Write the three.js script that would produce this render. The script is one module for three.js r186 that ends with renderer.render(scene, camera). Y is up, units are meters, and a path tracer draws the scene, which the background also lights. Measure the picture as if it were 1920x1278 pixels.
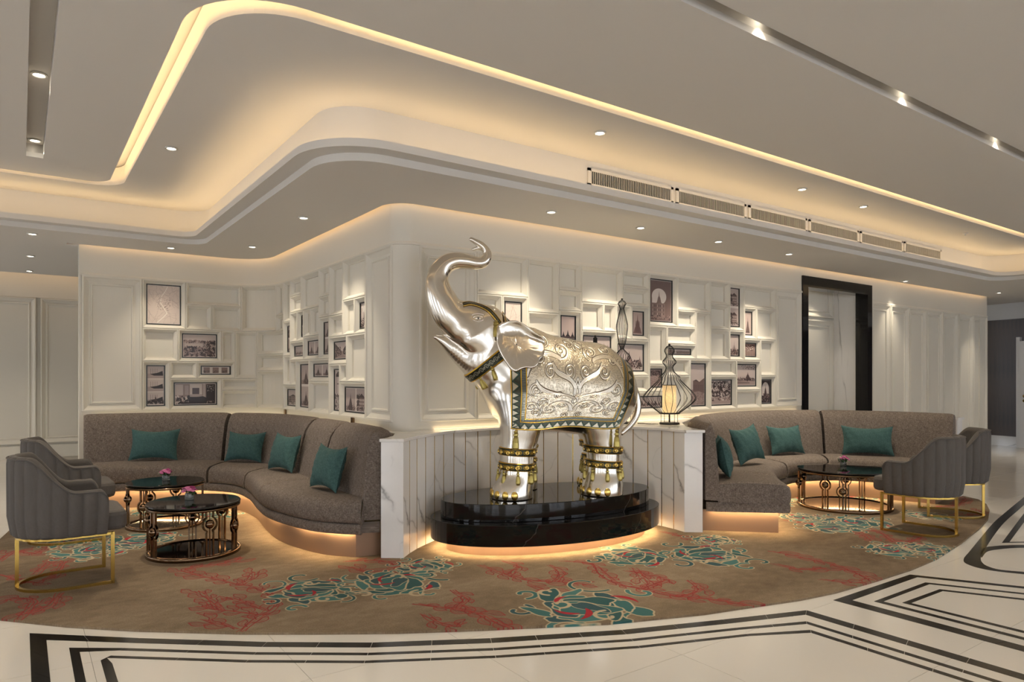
import * as THREE from 'three';
import { RectAreaLightUniformsLib } from 'three/addons/lights/RectAreaLightUniformsLib.js';
import { RoundedBoxGeometry } from 'three/addons/geometries/RoundedBoxGeometry.js';
import { mergeGeometries } from 'three/addons/utils/BufferGeometryUtils.js';

// ---------------------------------------------------------------- camera, sky, exposure
const scene = new THREE.Scene();
const camera = new THREE.PerspectiveCamera(2 * Math.atan(639 / 1295) * 180 / Math.PI, 1920 / 1278, 0.05, 80);
camera.position.set(0, 1.4, 0);
camera.lookAt(0.57976, 1.4, -0.81479);
camera.setViewOffset(1920, 1278, 0, -67, 1920, 1278);      // shifted lens: the verticals stay upright
const renderer = new THREE.WebGLRenderer();
renderer.toneMapping = THREE.LinearToneMapping;
renderer.toneMappingExposure = 1.1;
renderer.shadowMap.enabled = true;
RectAreaLightUniformsLib.init();
scene.background = new THREE.Color().setRGB(3.05, 3.2, 3.45);  // overcast daylight outside the lobby's windows
const K = { cove: 15, slot: 22, wash: 2.6, upwash: 2.6, toe: 75, plinth: 75, spot: 5, ceilSpot: 11, troughSpot: 3.5, lamp: 0.4 };

// ---------------------------------------------------------------- small tools
let seed = 7;
const rnd = () => { seed = (seed * 1664525 + 1013904223) >>> 0; return seed / 4294967296; };
const rr = (a, b) => a + (b - a) * rnd();
const V = (x, y, z) => new THREE.Vector3(x, y, z);
const taken = new Map();
function numbered(n) { const k = taken.get(n) ?? 0; taken.set(n, k + 1); return k ? n + '_' + String(k).padStart(3, '0') : n; }
function mesh(name, g, m, parent) {
  const o = new THREE.Mesh(g, m); o.name = parent ? name : numbered(name); o.castShadow = o.receiveShadow = true; (parent ?? scene).add(o); return o;
}
function thing(name, label, category, pos = [0, 0, 0], turn = 0, group) {
  const o = new THREE.Group(); o.name = numbered(name); o.position.set(...pos); o.rotation.y = turn; o.userData = { label, category }; if (group) o.userData.group = group; scene.add(o); return o;
}
function tag(o, label, category, group) { o.userData = { label, category }; if (group) o.userData.group = group; return o; }
function structure(name, label) { const o = new THREE.Group(); o.name = name; o.userData = { kind: 'structure', label, category: 'structure' }; scene.add(o); return o; }
const box = (w, h, d, x = 0, y = 0, z = 0) => new THREE.BoxGeometry(w, h, d).translate(x, y, z);
function quadGeo(P, UV) {                                   // P: list of quads, each four Vector3
  const g = new THREE.BufferGeometry(), p = [], u = [], ix = [];
  P.forEach((q, i) => { q.forEach((v) => p.push(v.x, v.y, v.z)); (UV ? UV[i] : [[0, 0], [1, 0], [1, 1], [0, 1]]).forEach((c) => u.push(...c)); ix.push(i * 4, i * 4 + 1, i * 4 + 2, i * 4, i * 4 + 2, i * 4 + 3); });
  g.setAttribute('position', new THREE.Float32BufferAttribute(p, 3)); g.setAttribute('uv', new THREE.Float32BufferAttribute(u, 2)); g.setIndex(ix); g.computeVertexNormals(); return g;
}
// rails: [[[x,z]...], y] lists of equal length; a band between each pair, smooth along, creased between
function bands(rails, closed, smooth) {
  const p = [], u = [], ix = []; let b = 0;
  const n = rails[0][0].length;
  const put = (R, v) => { let s = 0; for (let i = 0; i < n + (closed ? 1 : 0); i++) { const q = R[0][i % n]; if (i) { const o = R[0][i - 1]; s += Math.hypot(q[0] - o[0], q[1] - o[1]); } p.push(q[0], Array.isArray(R[1]) ? R[1][i % n] : R[1], q[1]); u.push(s, v); } };
  const N = n + (closed ? 1 : 0); let v = 0;
  for (let k = 0; k + 1 < rails.length; k++) {
    const A = rails[k], B = rails[k + 1], yA = Array.isArray(A[1]) ? A[1][0] : A[1], yB = Array.isArray(B[1]) ? B[1][0] : B[1], dv = Math.hypot(A[0][0][0] - B[0][0][0], yA - yB, A[0][0][1] - B[0][0][1]);
    if (!smooth || !k) put(A, v); put(B, v + dv); v += dv;
    for (let i = 0; i + 1 < N; i++) { const a = b + i, c = a + N; ix.push(a, a + 1, c + 1, a, c + 1, c); }
    b += smooth ? N : 2 * N;
  }
  const g = new THREE.BufferGeometry(); g.setAttribute('position', new THREE.Float32BufferAttribute(p, 3)); g.setAttribute('uv', new THREE.Float32BufferAttribute(u, 2)); g.setIndex(ix); g.computeVertexNormals();
  if (closed) { const nn = g.attributes.normal; for (let k = 0; k < nn.count / N; k++) { const a = k * N, c = a + N - 1; const m = V(nn.getX(a) + nn.getX(c), nn.getY(a) + nn.getY(c), nn.getZ(a) + nn.getZ(c)).normalize(); nn.setXYZ(a, m.x, m.y, m.z); nn.setXYZ(c, m.x, m.y, m.z); } }
  return g;
}
function roundPoly(pts, rad, seg = 10) {                     // closed polygon in plan with rounded corners
  const out = [], n = pts.length;
  pts.forEach((p, i) => {
    const a = pts[(i + n - 1) % n], b = pts[(i + 1) % n], r = Array.isArray(rad) ? rad[i] : rad;
    const d1 = [a[0] - p[0], a[1] - p[1]], d2 = [b[0] - p[0], b[1] - p[1]], l1 = Math.hypot(...d1), l2 = Math.hypot(...d2);
    d1[0] /= l1; d1[1] /= l1; d2[0] /= l2; d2[1] /= l2;
    if (!r) { out.push(p); return; }
    const ang = Math.acos(THREE.MathUtils.clamp(d1[0] * d2[0] + d1[1] * d2[1], -1, 1)), t = r / Math.tan(ang / 2);
    const bis = [d1[0] + d2[0], d1[1] + d2[1]], bl = Math.hypot(...bis), cd = r / Math.sin(ang / 2), c = [p[0] + bis[0] / bl * cd, p[1] + bis[1] / bl * cd];
    const s = [p[0] + d1[0] * t, p[1] + d1[1] * t], e = [p[0] + d2[0] * t, p[1] + d2[1] * t];
    let a0 = Math.atan2(s[1] - c[1], s[0] - c[0]), a1 = Math.atan2(e[1] - c[1], e[0] - c[0]); let da = a1 - a0; while (da > Math.PI) da -= 2 * Math.PI; while (da < -Math.PI) da += 2 * Math.PI;
    for (let k = 0; k <= seg; k++) { const q = a0 + da * k / seg; out.push([c[0] + r * Math.cos(q), c[1] + r * Math.sin(q)]); }
  });
  return out;
}
const shapeOf = (pts, holes = []) => { const s = new THREE.Shape(pts.map((p) => new THREE.Vector2(p[0], -p[1]))); holes.forEach((h) => s.holes.push(new THREE.Path(h.map((p) => new THREE.Vector2(p[0], -p[1]))))); return s; };
// a flat slab in plan: pts as [x, z], from y0 up to y1
function slab(pts, y0, y1, holes, bevel) {
  const g = new THREE.ExtrudeGeometry(shapeOf(pts, holes), { depth: y1 - y0 - (bevel ? 2 * bevel : 0), bevelEnabled: !!bevel, bevelSize: bevel, bevelThickness: bevel, bevelOffset: bevel ? -bevel : 0, bevelSegments: 2, curveSegments: 12 });
  return g.rotateX(-Math.PI / 2).translate(0, y0 + (bevel ?? 0), 0);
}
function curve2(pts, n) { const c = new THREE.CatmullRomCurve3(pts.map((p) => V(p[0], 0, p[1])), false, 'centripetal'); return c.getPoints(n).map((p) => [p.x, p.z]); }
function curveLen(pts, step) { const c = new THREE.CatmullRomCurve3(pts.map((p) => V(p[0], 0, p[1])), false, 'centripetal'); const n = Math.max(2, Math.round(c.getLength() / step)); return c.getSpacedPoints(n).map((p) => [p.x, p.z]); }
function offset2(path, d, closed) {                            // shift a plan polyline to its left-hand side
  const n = path.length;
  return path.map((p, i) => { const a = path[closed ? (i + n - 1) % n : Math.max(0, i - 1)], b = path[closed ? (i + 1) % n : Math.min(n - 1, i + 1)]; const t = [b[0] - a[0], b[1] - a[1]], l = Math.hypot(...t) || 1; return [p[0] + t[1] / l * d, p[1] - t[0] / l * d]; });
}
function tube(pts, r, seg, rad = 6, closed = false) { return new THREE.TubeGeometry(new THREE.CatmullRomCurve3(pts, closed), seg ?? pts.length * 3, r, rad, closed); }
// ---------------------------------------------------------------- noise and textures
const hash = (x, y) => { let h = (x * 374761393 + y * 668265263) | 0; h = Math.imul(h ^ (h >>> 13), 1274126177); return ((h ^ (h >>> 16)) >>> 0) / 4294967296; };
function vnoise(x, y, per) {
  const xi = Math.floor(x), yi = Math.floor(y), fx = x - xi, fy = y - yi, sx = fx * fx * (3 - 2 * fx), sy = fy * fy * (3 - 2 * fy), w = (q) => ((q % per) + per) % per;
  const a = hash(w(xi), w(yi)), b = hash(w(xi + 1), w(yi)), c = hash(w(xi), w(yi + 1)), d = hash(w(xi + 1), w(yi + 1));
  return a + (b - a) * sx + (c - a) * sy + (a - b - c + d) * sx * sy;
}
const fbm = (x, y, per, o = 4) => { let s = 0, a = 0.5, n = 0; for (let i = 0; i < o; i++) { s += a * vnoise(x, y, per); n += a; x *= 2; y *= 2; per *= 2; a /= 2; } return s / n; };
function dataTex(n, f, srgb = true, rep = 1) {
  const d = new Uint8Array(n * n * 4);
  for (let j = 0; j < n; j++) for (let i = 0; i < n; i++) { const c = f(i / n, j / n), k = (j * n + i) * 4; d[k] = c[0]; d[k + 1] = c[1]; d[k + 2] = c[2]; d[k + 3] = 255; }
  const t = new THREE.DataTexture(d, n, n); t.wrapS = t.wrapT = THREE.RepeatWrapping; t.magFilter = THREE.LinearFilter; t.minFilter = THREE.LinearMipmapLinearFilter; t.generateMipmaps = true; if (srgb) t.colorSpace = THREE.SRGBColorSpace; t.repeat.set(rep, rep); t.needsUpdate = true; return t;
}
function canvasTex(w, h, draw, srgb = true) {
  const c = document.createElement('canvas'); c.width = w; c.height = h; draw(c.getContext('2d'), w, h);
  const t = new THREE.CanvasTexture(c); if (srgb) t.colorSpace = THREE.SRGBColorSpace; t.wrapS = t.wrapT = THREE.RepeatWrapping; return t;
}
const cl = (v) => Math.max(0, Math.min(255, v));
const weave = (base, amp, fine) => dataTex(256, (x, y) => {
  const th = (Math.sin(x * 2 * Math.PI * fine) * Math.sin(y * 2 * Math.PI * fine)) * 0.5 + (vnoise(x * fine, y * 32, fine) - 0.5) + (vnoise(x * 32, y * fine, fine) - 0.5) + (hash(Math.floor(x * 256), Math.floor(y * 256)) - 0.5) * 0.8;
  return base.map((b) => cl(b + th * amp));
});
const marble = (base, vein, power, freq, tint) => dataTex(512, (x, y) => {
  const wx = x + 0.16 * (fbm(x * 3, y * 3, 3, 5) - 0.5) * 2, wy = y + 0.16 * (fbm(x * 3 + 7, y * 3 + 3, 3, 5) - 0.5) * 2;
  const l = Math.abs(Math.sin(Math.PI * (wx * freq + wy * freq))), m = fbm(x * 4 + 1, y * 4 + 2, 4, 4);
  const l2 = Math.abs(Math.sin(Math.PI * (wx * freq * 2 - wy * freq + 0.3)));
  let v = Math.pow(1 - l, power) * Math.max(0, m * 2.2 - 0.55) + 0.6 * Math.pow(1 - l2, power * 1.6) * Math.max(0, 1.2 - m * 2.2);
  v = Math.min(1, v) + 0.05 * (m - 0.5);
  return base.map((b, i) => cl(b + (vein[i] - b) * v + (m - 0.5) * tint));
});
const T = {
  tweed: weave([118, 107, 98], 30, 64), teal: weave([60, 94, 92], 15, 48), velvet: weave([91, 86, 82], 4, 40), linen: weave([226, 210, 178], 26, 40),
  marble: marble([243, 240, 236], [150, 146, 142], 22, 1, 12), blackMarble: marble([12, 11, 12], [120, 112, 104], 60, 1, 7), wood: dataTex(256, (x, y) => { const v = fbm(x * 24, y * 2, 2, 4); return [52 + v * 34, 40 + v * 26, 35 + v * 20]; }),
  plaster: dataTex(256, (x, y) => { const v = 128 + (hash(Math.floor(x * 256), Math.floor(y * 256)) - 0.5) * 40 + (fbm(x * 16, y * 16, 16, 3) - 0.5) * 60; return [v, v, v]; }, false),
};
const scaled = (t, u, v = u) => { const c = t.clone(); c.repeat.set(u, v); c.needsUpdate = true; return c; };
const D = THREE.DoubleSide;
const std = (o) => new THREE.MeshStandardMaterial({ side: D, ...o });
const phys = (o) => new THREE.MeshPhysicalMaterial({ side: D, ...o });
const rgb = (r, g, b) => new THREE.Color().setRGB(r, g, b);
const M = {
  ceiling: std({ color: rgb(0.71, 0.68, 0.635), roughness: 0.92 }),
  paint: std({ color: rgb(0.75, 0.71, 0.62), roughness: 0.55, bumpMap: scaled(T.plaster, 1), bumpScale: 0.0003 }),
  floor: phys({ color: rgb(0.90, 0.86, 0.79), roughness: 0.12 }),
  grout: std({ color: rgb(0.42, 0.40, 0.36), roughness: 0.8 }),
  inlay: std({ color: rgb(0.012, 0.0115, 0.011), roughness: 0.2 }),
  tweed: std({ map: scaled(T.tweed, 3), roughness: 0.95, bumpMap: scaled(T.tweed, 3), bumpScale: 0.0015 }),
  welt: std({ color: rgb(0.16, 0.135, 0.115), roughness: 0.95 }),
  teal: std({ map: scaled(T.teal, 4), roughness: 0.85, bumpMap: scaled(T.teal, 4), bumpScale: 0.001 }),
  velvet: phys({ map: scaled(T.velvet, 3), roughness: 0.8, sheen: 0.6, sheenRoughness: 0.35, sheenColor: rgb(0.5, 0.48, 0.46) }),
  brass: std({ color: rgb(0.58, 0.39, 0.10), metalness: 1, roughness: 0.22 }),
  bronze: std({ color: rgb(0.22, 0.145, 0.09), metalness: 1, roughness: 0.14 }),
  toe: std({ color: rgb(0.33, 0.21, 0.135), metalness: 0.5, roughness: 0.42 }),
  marble: phys({ map: T.marble, roughness: 0.14, clearcoat: 0.4, clearcoatRoughness: 0.05 }),
  blackMarble: phys({ map: T.blackMarble, roughness: 0.06 }),
  silver: std({ color: rgb(0.80, 0.755, 0.68), metalness: 1, roughness: 0.18 }),
  darkSilver: std({ color: rgb(0.16, 0.145, 0.125), metalness: 1, roughness: 0.45 }),
  gold: std({ color: rgb(0.80, 0.57, 0.16), metalness: 1, roughness: 0.24 }),
  black: std({ color: rgb(0.012, 0.012, 0.013), roughness: 0.35 }),
  wire: std({ color: rgb(0.02, 0.019, 0.018), roughness: 0.5, metalness: 0.5 }),
  wood: std({ map: T.wood, roughness: 0.35 }),
  white: std({ color: rgb(0.74, 0.73, 0.72), roughness: 0.5 }),
  glass: phys({ color: 0xffffff, transmission: 1, roughness: 0, thickness: 0, ior: 1.5 }),
  led: std({ color: 0x000000, emissive: rgb(1, 0.72, 0.40), emissiveIntensity: 6 }),
  lens: std({ color: 0x000000, emissive: rgb(1, 0.90, 0.72), emissiveIntensity: 12 }),
};
const WARM = rgb(1, 0.70, 0.36), AMBER = rgb(1, 0.42, 0.10), COOL = rgb(0.92, 1.0, 0.74), SOFT = rgb(1, 0.88, 0.70);
function areaLight(parent, x, y, z, len, wid, dir, along, color, power) {   // len along 'along', shining towards dir
  const l = new THREE.RectAreaLight(color, power, len, wid); l.name = 'strip_light';
  const zc = dir.clone().normalize().negate(), xc = along.clone().normalize(), yc = new THREE.Vector3().crossVectors(zc, xc).normalize();
  l.quaternion.setFromRotationMatrix(new THREE.Matrix4().makeBasis(xc, yc, zc)); l.position.set(x, y, z); parent.add(l); return l;
}
// a glowing strip along a plan path with area lights in front of it, shining towards dirOf(tangent)
function ledRun(parent, path, y, dirOf, wid, color, power, maxLen = 2.2, lift = 0.006) {
  const g = bands([[offset2(path, wid / 2), y], [offset2(path, -wid / 2), y]], false);
  const strip = mesh('led_strip', g, M.led, parent);
  let i = 0;
  while (i < path.length - 1) {
    let j = i + 1; const a = path[i];
    const bend = (k) => { const t0 = Math.atan2(path[i + 1][1] - a[1], path[i + 1][0] - a[0]), t1 = Math.atan2(path[k][1] - path[k - 1][1], path[k][0] - path[k - 1][0]); let d = Math.abs(t1 - t0); if (d > Math.PI) d = 2 * Math.PI - d; return d; };
    while (j + 1 < path.length && bend(j + 1) < 0.3 && Math.hypot(path[j + 1][0] - a[0], path[j + 1][1] - a[1]) < maxLen) j++;
    const b = path[j], len = Math.hypot(b[0] - a[0], b[1] - a[1]), t = V(b[0] - a[0], 0, b[1] - a[1]).normalize(), d = dirOf(t);
    areaLight(parent, (a[0] + b[0]) / 2 + d.x * lift, y + d.y * lift, (a[1] + b[1]) / 2 + d.z * lift, len * 0.98, wid, d, t, color, power);
    i = j;
  }
  return strip;
}
// ================================================================ THE ROOM
// ---------------------------------------------------------------- wall line: along x, round a hollow corner, towards the viewer, round a convex corner, along x again
const XB = 2.64, ZA = -9.22, ZC = -5.42, R1 = 0.55, R2 = 0.16, SA = XB - R1 - 0.54, SB0 = SA + Math.PI / 2 * R1, SB1 = SB0 + (ZC - R2) - (ZA + R1), SC0 = SB1 + Math.PI / 2 * R2;
function W(s, d = 0) {                                        // point at run s along the wall, d in front of its face
  if (s <= SA) return [0.54 + s, ZA + d];
  if (s <= SB0) { const t = (s - SA) / R1, r = R1 - d; return [XB - R1 + r * Math.sin(t), ZA + R1 - r * Math.cos(t)]; }
  if (s <= SB1) return [XB - d, ZA + R1 + (s - SB0)];
  if (s <= SC0) { const t = (s - SB1) / R2, r = R2 + d; return [XB + R2 - r * Math.cos(t), ZC - R2 + r * Math.sin(t)]; }
  return [XB + R2 + (s - SC0), ZC + d];
}
const sOfX = (x) => SC0 + x - XB - R2;
function wallRun(s0, s1, d) {
  const q = new Set([s0, s1]); for (const [a, b] of [[SA, SB0], [SB1, SC0]]) for (let k = 0; k <= 12; k++) { const s = a + (b - a) * k / 12; if (s > s0 && s < s1) q.add(s); }
  return [...q].sort((a, b) => a - b).map((s) => W(s, d));
}
const P3 = (s, y, d) => { const p = W(s, d); return V(p[0], y, p[1]); };
const NICHE = [[0, 0], [0.004, 0.011], [0.014, 0.011], [0.019, 0.001], [0.042, -0.028], [0.047, -0.028], [0.05, -0.048]];
const TALL = [[0, 0], [0.006, 0.014], [0.022, 0.014], [0.03, 0.002], [0.07, -0.022], [0.085, -0.022], [0.092, -0.008], [0.104, -0.008], [0.112, -0.024]];
function panelGeo(s0, s1, y0, y1, prof, at = P3) {            // a moulded frame stepping back to a flat field
  const curved = at === P3 && ((s1 > SA && s0 < SB0) || (s1 > SB1 && s0 < SC0)), n = curved ? 8 : 1, Q = [], U = [];
  const ring = (k) => { const [i, d] = prof[k]; return [s0 + i, s1 - i, y0 + i, y1 - i, d]; };
  const add = (a, b, c, d) => { Q.push([at(...a), at(...b), at(...c), at(...d)]); U.push([a, b, c, d].map((v) => [v[0], v[1]])); };
  for (let k = 0; k + 1 < prof.length; k++) {
    const A = ring(k), B = ring(k + 1);
    add([A[0], A[2], A[4]], [B[0], B[2], B[4]], [B[0], B[3], B[4]], [A[0], A[3], A[4]]); add([B[1], B[2], B[4]], [A[1], A[2], A[4]], [A[1], A[3], A[4]], [B[1], B[3], B[4]]);
    for (let j = 0; j < n; j++) { const e = (R, t) => R[0] + (R[1] - R[0]) * t, t0 = j / n, t1 = (j + 1) / n; add([e(A, t0), A[2], A[4]], [e(A, t1), A[2], A[4]], [e(B, t1), B[2], B[4]], [e(B, t0), B[2], B[4]]); add([e(B, t0), B[3], B[4]], [e(B, t1), B[3], B[4]], [e(A, t1), A[3], A[4]], [e(A, t0), A[3], A[4]]); }
  }
  const F = ring(prof.length - 1);
  for (let j = 0; j < n; j++) { const e = (t) => F[0] + (F[1] - F[0]) * t; add([e(j / n), F[2], F[4]], [e((j + 1) / n), F[2], F[4]], [e((j + 1) / n), F[3], F[4]], [e(j / n), F[3], F[4]]); }
  return quadGeo(Q, U);
}
const CELLS_A = [[22,635,1000,2560,1,-1],[635,1109,1980,2560,0,0],[635,1025,1585,1980,0,-1],[635,933,1000,1585,0,2],[1025,1525,1585,1980,0,1],[1109,1757,2289,2560,0,-1],[1109,1409,1980,2289,0,-1],[1409,1757,1980,2289,0,-1],[933,1239,1378,1585,0,-1],[1239,1687,1378,1585,0,3],[933,1525,1000,1378,0,4],[1525,1687,1585,1980,0,-1],[1687,1961,1378,1980,0,-1],[1757,2283,1980,2560,0,-1],[1525,1961,1230,1378,0,-1],[1525,1961,1000,1230,0,-1],[1961,2543,1684,1980,0,-1],[1961,2543,1476,1684,0,-1],[1961,2543,1000,1476,0,-1]];
const CELLS_B = [[2283,2537,2162,2560,0,-1],[2283,2537,1962,2162,0,-1],[2537,2802,2070,2560,0,-1],[2537,2802,1653,2070,0,5],[2537,2802,1298,1653,0,-1],[2537,3016,1000,1298,0,10],[2802,3193,2356,2560,0,-1],[2802,3193,2162,2356,0,-1],[2802,3052,1813,2162,0,-1],[3052,3278,1813,2162,0,6],[2802,3278,1593,1813,0,7],[2802,3016,1298,1593,0,-1],[3016,3464,1000,1593,0,9],[3193,3782,2162,2560,0,-1],[3278,3495,1855,2162,0,-1],[3495,3782,1855,2162,0,-1],[3278,3782,1593,1855,0,8],[3464,4080,1349,1593,0,11],[3464,4080,1000,1349,0,-1],[3782,4080,2258,2560,0,-1],[3782,4080,2035,2258,0,-1],[3782,4080,1593,2035,0,12],[4080,4457,2035,2560,0,-1],[4080,4457,1813,2035,0,-1],[4080,4558,1529,1813,0,13],[4080,4376,1000,1529,0,14],[4376,4558,1349,1529,0,-1],[4457,5015,2162,2560,0,-1],[4457,4755,1813,2162,0,-1],[4755,5015,1813,2162,0,15],[4558,5015,1349,1813,0,-1],[4376,5015,1000,1349,0,16],[5015,5564,1000,2560,1,-1]];
const CELLS_C = [[5811,6407,1000,2560,1,-1],[6407,6998,2176,2560,0,-1],[6407,6695,1733,2176,0,-1],[6695,6998,1733,2176,0,17],[6407,6998,1412,1733,0,-1],[6407,6695,1000,1412,0,-1],[6695,6998,1000,1412,0,-1],[6998,7391,2037,2560,0,-1],[6998,7391,1809,2037,0,-1],[6998,7391,1485,1809,0,-1],[6998,7391,1000,1485,0,-1],[7391,7692,2280,2560,0,-1],[7391,7692,2076,2280,0,-1],[7391,7692,1733,2076,0,18],[7391,7692,1412,1733,0,-1],[7391,7692,1000,1412,0,-1],[7692,8285,2176,2560,0,-1],[7692,8000,1882,2176,0,-1],[8000,8189,1882,2176,0,-1],[8189,8414,1809,2176,0,-1],[8285,8692,2371,2560,0,-1],[8285,8692,2176,2371,0,-1],[8414,8692,1809,2176,0,21],[7692,8189,1608,1882,0,19],[7692,8189,1344,1608,0,-1],[7692,8189,1000,1344,0,-1],[8189,8692,1412,1809,0,20],[8189,8692,1230,1412,0,-1],[8189,8472,1000,1230,0,-1],[8472,8987,1000,1230,0,25],[8692,9163,1978,2560,0,22],[8692,8987,1539,1978,0,-1],[8692,8987,1230,1539,0,23],[8987,9486,1778,1978,0,-1],[8987,9486,1608,1778,0,24],[8987,9379,1412,1608,0,-1],[8987,9379,1000,1412,0,-1],[9163,9752,2176,2560,0,-1],[9163,9486,1978,2176,0,-1],[9486,9752,1608,2176,0,-1],[9379,9752,1000,1608,0,26],[9752,10117,2280,2560,0,-1],[9752,10117,1978,2280,0,-1],[9752,10117,1608,1978,0,-1],[9752,10254,1412,1608,0,-1],[9752,10254,1000,1412,0,27],[10117,10411,1978,2560,0,28],[10117,10411,1608,1978,0,29],[10411,11082,2280,2560,0,-1],[10411,10670,1882,2280,0,30],[10670,11082,1882,2280,0,-1],[10411,10753,1608,1882,0,31],[10753,11082,1412,1882,0,-1],[10254,10753,1230,1608,0,32],[10254,10753,1000,1230,0,-1],[10753,11082,1000,1412,0,33],[11082,11678,1000,2560,1,-1]];
function wallShell(g, s0, s1, low = 1.0, high = 2.56) {
  const f = wallRun(s0, s1, 0), b = wallRun(s0, s1, -0.06), c = wallRun(s0, s1, -0.12);
  mesh('frieze', bands([[f, 3.34], [f, high], [b, high]], false), M.paint, g);
  mesh('backing', bands([[c, 3.34], [b, 3.34], [b, 0], [c, 0]], false), M.paint, g);
  mesh('plain_base', bands([[b, low], [f, low], [f, 0]], false), M.paint, g);
  const r = wallRun(s0, s1, 0.016), r2 = wallRun(s0, s1, 0.008);
  mesh('picture_rail', bands([[f, high + 0.022], [r2, high + 0.018], [r, high + 0.006], [r, high - 0.006], [f, high - 0.008]], false), M.paint, g);
}
const wallA = structure('wall_left', 'white panelled wall with niche frames behind the left sofa'), wallB = structure('wall_side', 'white panelled return wall with picture niches'), wallC = structure('wall_back', 'long white panelled wall behind the elephant');
wallShell(wallA, 0, 2.54); wallShell(wallB, 2.54, 5.66); wallShell(wallC, 5.66, sOfX(8.735));
mesh('end_cap', box(0.02, 3.34, 0.118, 0.549, 1.67, -9.28), M.paint, wallA); mesh('back_partition', box(0.2, 3.4, 5.5, 4.6, 1.7, -12.0), M.paint, wallA);
for (const [g, cells] of [[wallA, CELLS_A], [wallB, CELLS_B], [wallC, CELLS_C]]) for (const [a, b, c, d, tall] of cells) mesh(tall ? 'tall_panel' : 'niche_panel', panelGeo(a / 1000, b / 1000, c / 1000, d / 1000, tall ? TALL : NICHE), M.paint, g);
mesh('corner_post', bands([[wallRun(5.564, 5.811, 0), 2.56], [wallRun(5.564, 5.811, 0), 1.0]], false), M.paint, wallB);
// the wall beyond the dark portal: seven tall panels down to the base
const wallD = structure('wall_right', 'row of tall cream wall panels beyond the dark portal');
wallShell(wallD, sOfX(10.59), sOfX(14.85), 0.22, 2.53);
mesh('wall_end', box(0.3, 3.34, 0.9, 14.7, 1.67, -5.88), M.paint, wallD);
{ const e = [10.59, 11.19, 11.79, 12.4, 13.01, 13.62, 14.23, 14.85]; for (let i = 0; i < 7; i++) mesh('tall_panel', panelGeo(sOfX(e[i]) + 0.005, sOfX(e[i + 1]) - 0.005, 0.22, 2.53, TALL), M.paint, wallD); mesh('base_block', box(4.26, 0.2, 0.03, 12.72, 0.1, -5.405), M.marble, wallD); }
// ---------------------------------------------------------------- dark stone portal with its niche
const portal = structure('door_1', 'black marble portal framing a niche with a panelled cupboard door');
{
  const L = 8.735, Rr = 10.59, top = 2.79, f = 0.13;
  mesh('jamb', box(f, top, 0.19, L + f / 2, top / 2, -5.495), M.blackMarble, portal); mesh('jamb', box(f, top, 0.19, Rr - f / 2, top / 2, -5.495), M.blackMarble, portal);
  mesh('lintel', box(Rr - L - 2 * f - 0.002, 0.15, 0.19, (L + Rr) / 2, top - 0.075, -5.495), M.blackMarble, portal);
  mesh('inner_trim', box(0.012, top - 0.16, 0.05, L + f + 0.008, (top - 0.16) / 2, -5.43), M.bronze, portal);
  mesh('side_slab', box(0.1, 2.86, 0.36, Rr - 0.05, 1.43, -5.772), M.marble, portal); mesh('side_slab', box(0.1, 2.86, 0.36, L + 0.05, 1.43, -5.772), M.marble, portal);
  mesh('back_board', box(2.2, 3, 0.06, 9.66, 1.5, -6.03), M.paint, portal); mesh('niche_ceiling', box(1.64, 0.04, 0.35, 9.66, 2.885, -5.78), M.ceiling, portal);
  mesh('upper_wall', box(Rr - L, 0.55, 0.2, (L + Rr) / 2, 3.067, -5.52), M.paint, portal);
  const at = (s, y, d) => V(s, y, -5.965 + d);
  for (const [a, b] of [[8.84, 9.66], [9.66, 10.49]]) { mesh('upper_panel', panelGeo(a, b, 2.32, 2.82, TALL, at), M.paint, portal); mesh('door_panel', panelGeo(a, b, 0.1, 2.28, TALL, at), M.paint, portal); }
}
// ---------------------------------------------------------------- far wall seen past the left end, far right end, walls behind the viewer
const wallE = structure('wall_far', 'distant panelled wall past the left end of the seating');
{
  mesh('backing', box(11, 3.4, 0.2, -0.9, 1.7, -14.56), M.paint, wallE);
  const at = (s, y, d) => V(s, y, -14.43 + d);
  for (let k = -3; k < 4; k++) mesh('tall_panel', panelGeo(0.28 - k * 0.98, 1.2 - k * 0.98, 0.25, 2.76, TALL, at), M.paint, wallE);
  mesh('frieze', box(11, 0.64, 0.04, -0.9, 3.08, -14.44), M.paint, wallE); mesh('skirting', box(11, 0.22, 0.05, -0.9, 0.11, -14.435), M.paint, wallE);
}
const wallF = structure('wall_end', 'dark brown veneered end wall at the far right');
{
  const arc = []; for (let k = 0; k <= 24; k++) { const t = k / 24; arc.push([16.1 + 0.5 * Math.sin(t * Math.PI * 0.9) * 0.5, -7.2 + t * 2.0]); }
  mesh('veneer', bands([[arc, 2.56], [arc, 0.19]], false), M.wood, wallF); mesh('stone_plinth', bands([[offset2(arc, 0.0), 0.2], [offset2(arc, -0.03), 0.2], [offset2(arc, -0.03), 0]], false), M.marble, wallF);
  mesh('backing', box(0.2, 3.4, 15, 16.6, 1.7, 0), M.wood, wallF); mesh('header', bands([[offset2(arc, 0.05), 3.3], [offset2(arc, 0.05), 2.56], [arc, 2.56]], false), M.white, wallF);
  mesh('header_front', box(0.1, 0.36, 12.4, 16.05, 2.74, 1.0), M.white, wallF);
  mesh('return_wall', box(0.3, 3.4, 1.6, 16.2, 1.7, -7.9), M.wood, wallF); mesh('back_wall', box(2.2, 3.4, 0.2, 15.6, 1.7, -7.6), M.wood, wallF);
}
const door2 = structure('door_2', 'pale grey door with a metal lever at the far right edge');
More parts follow.
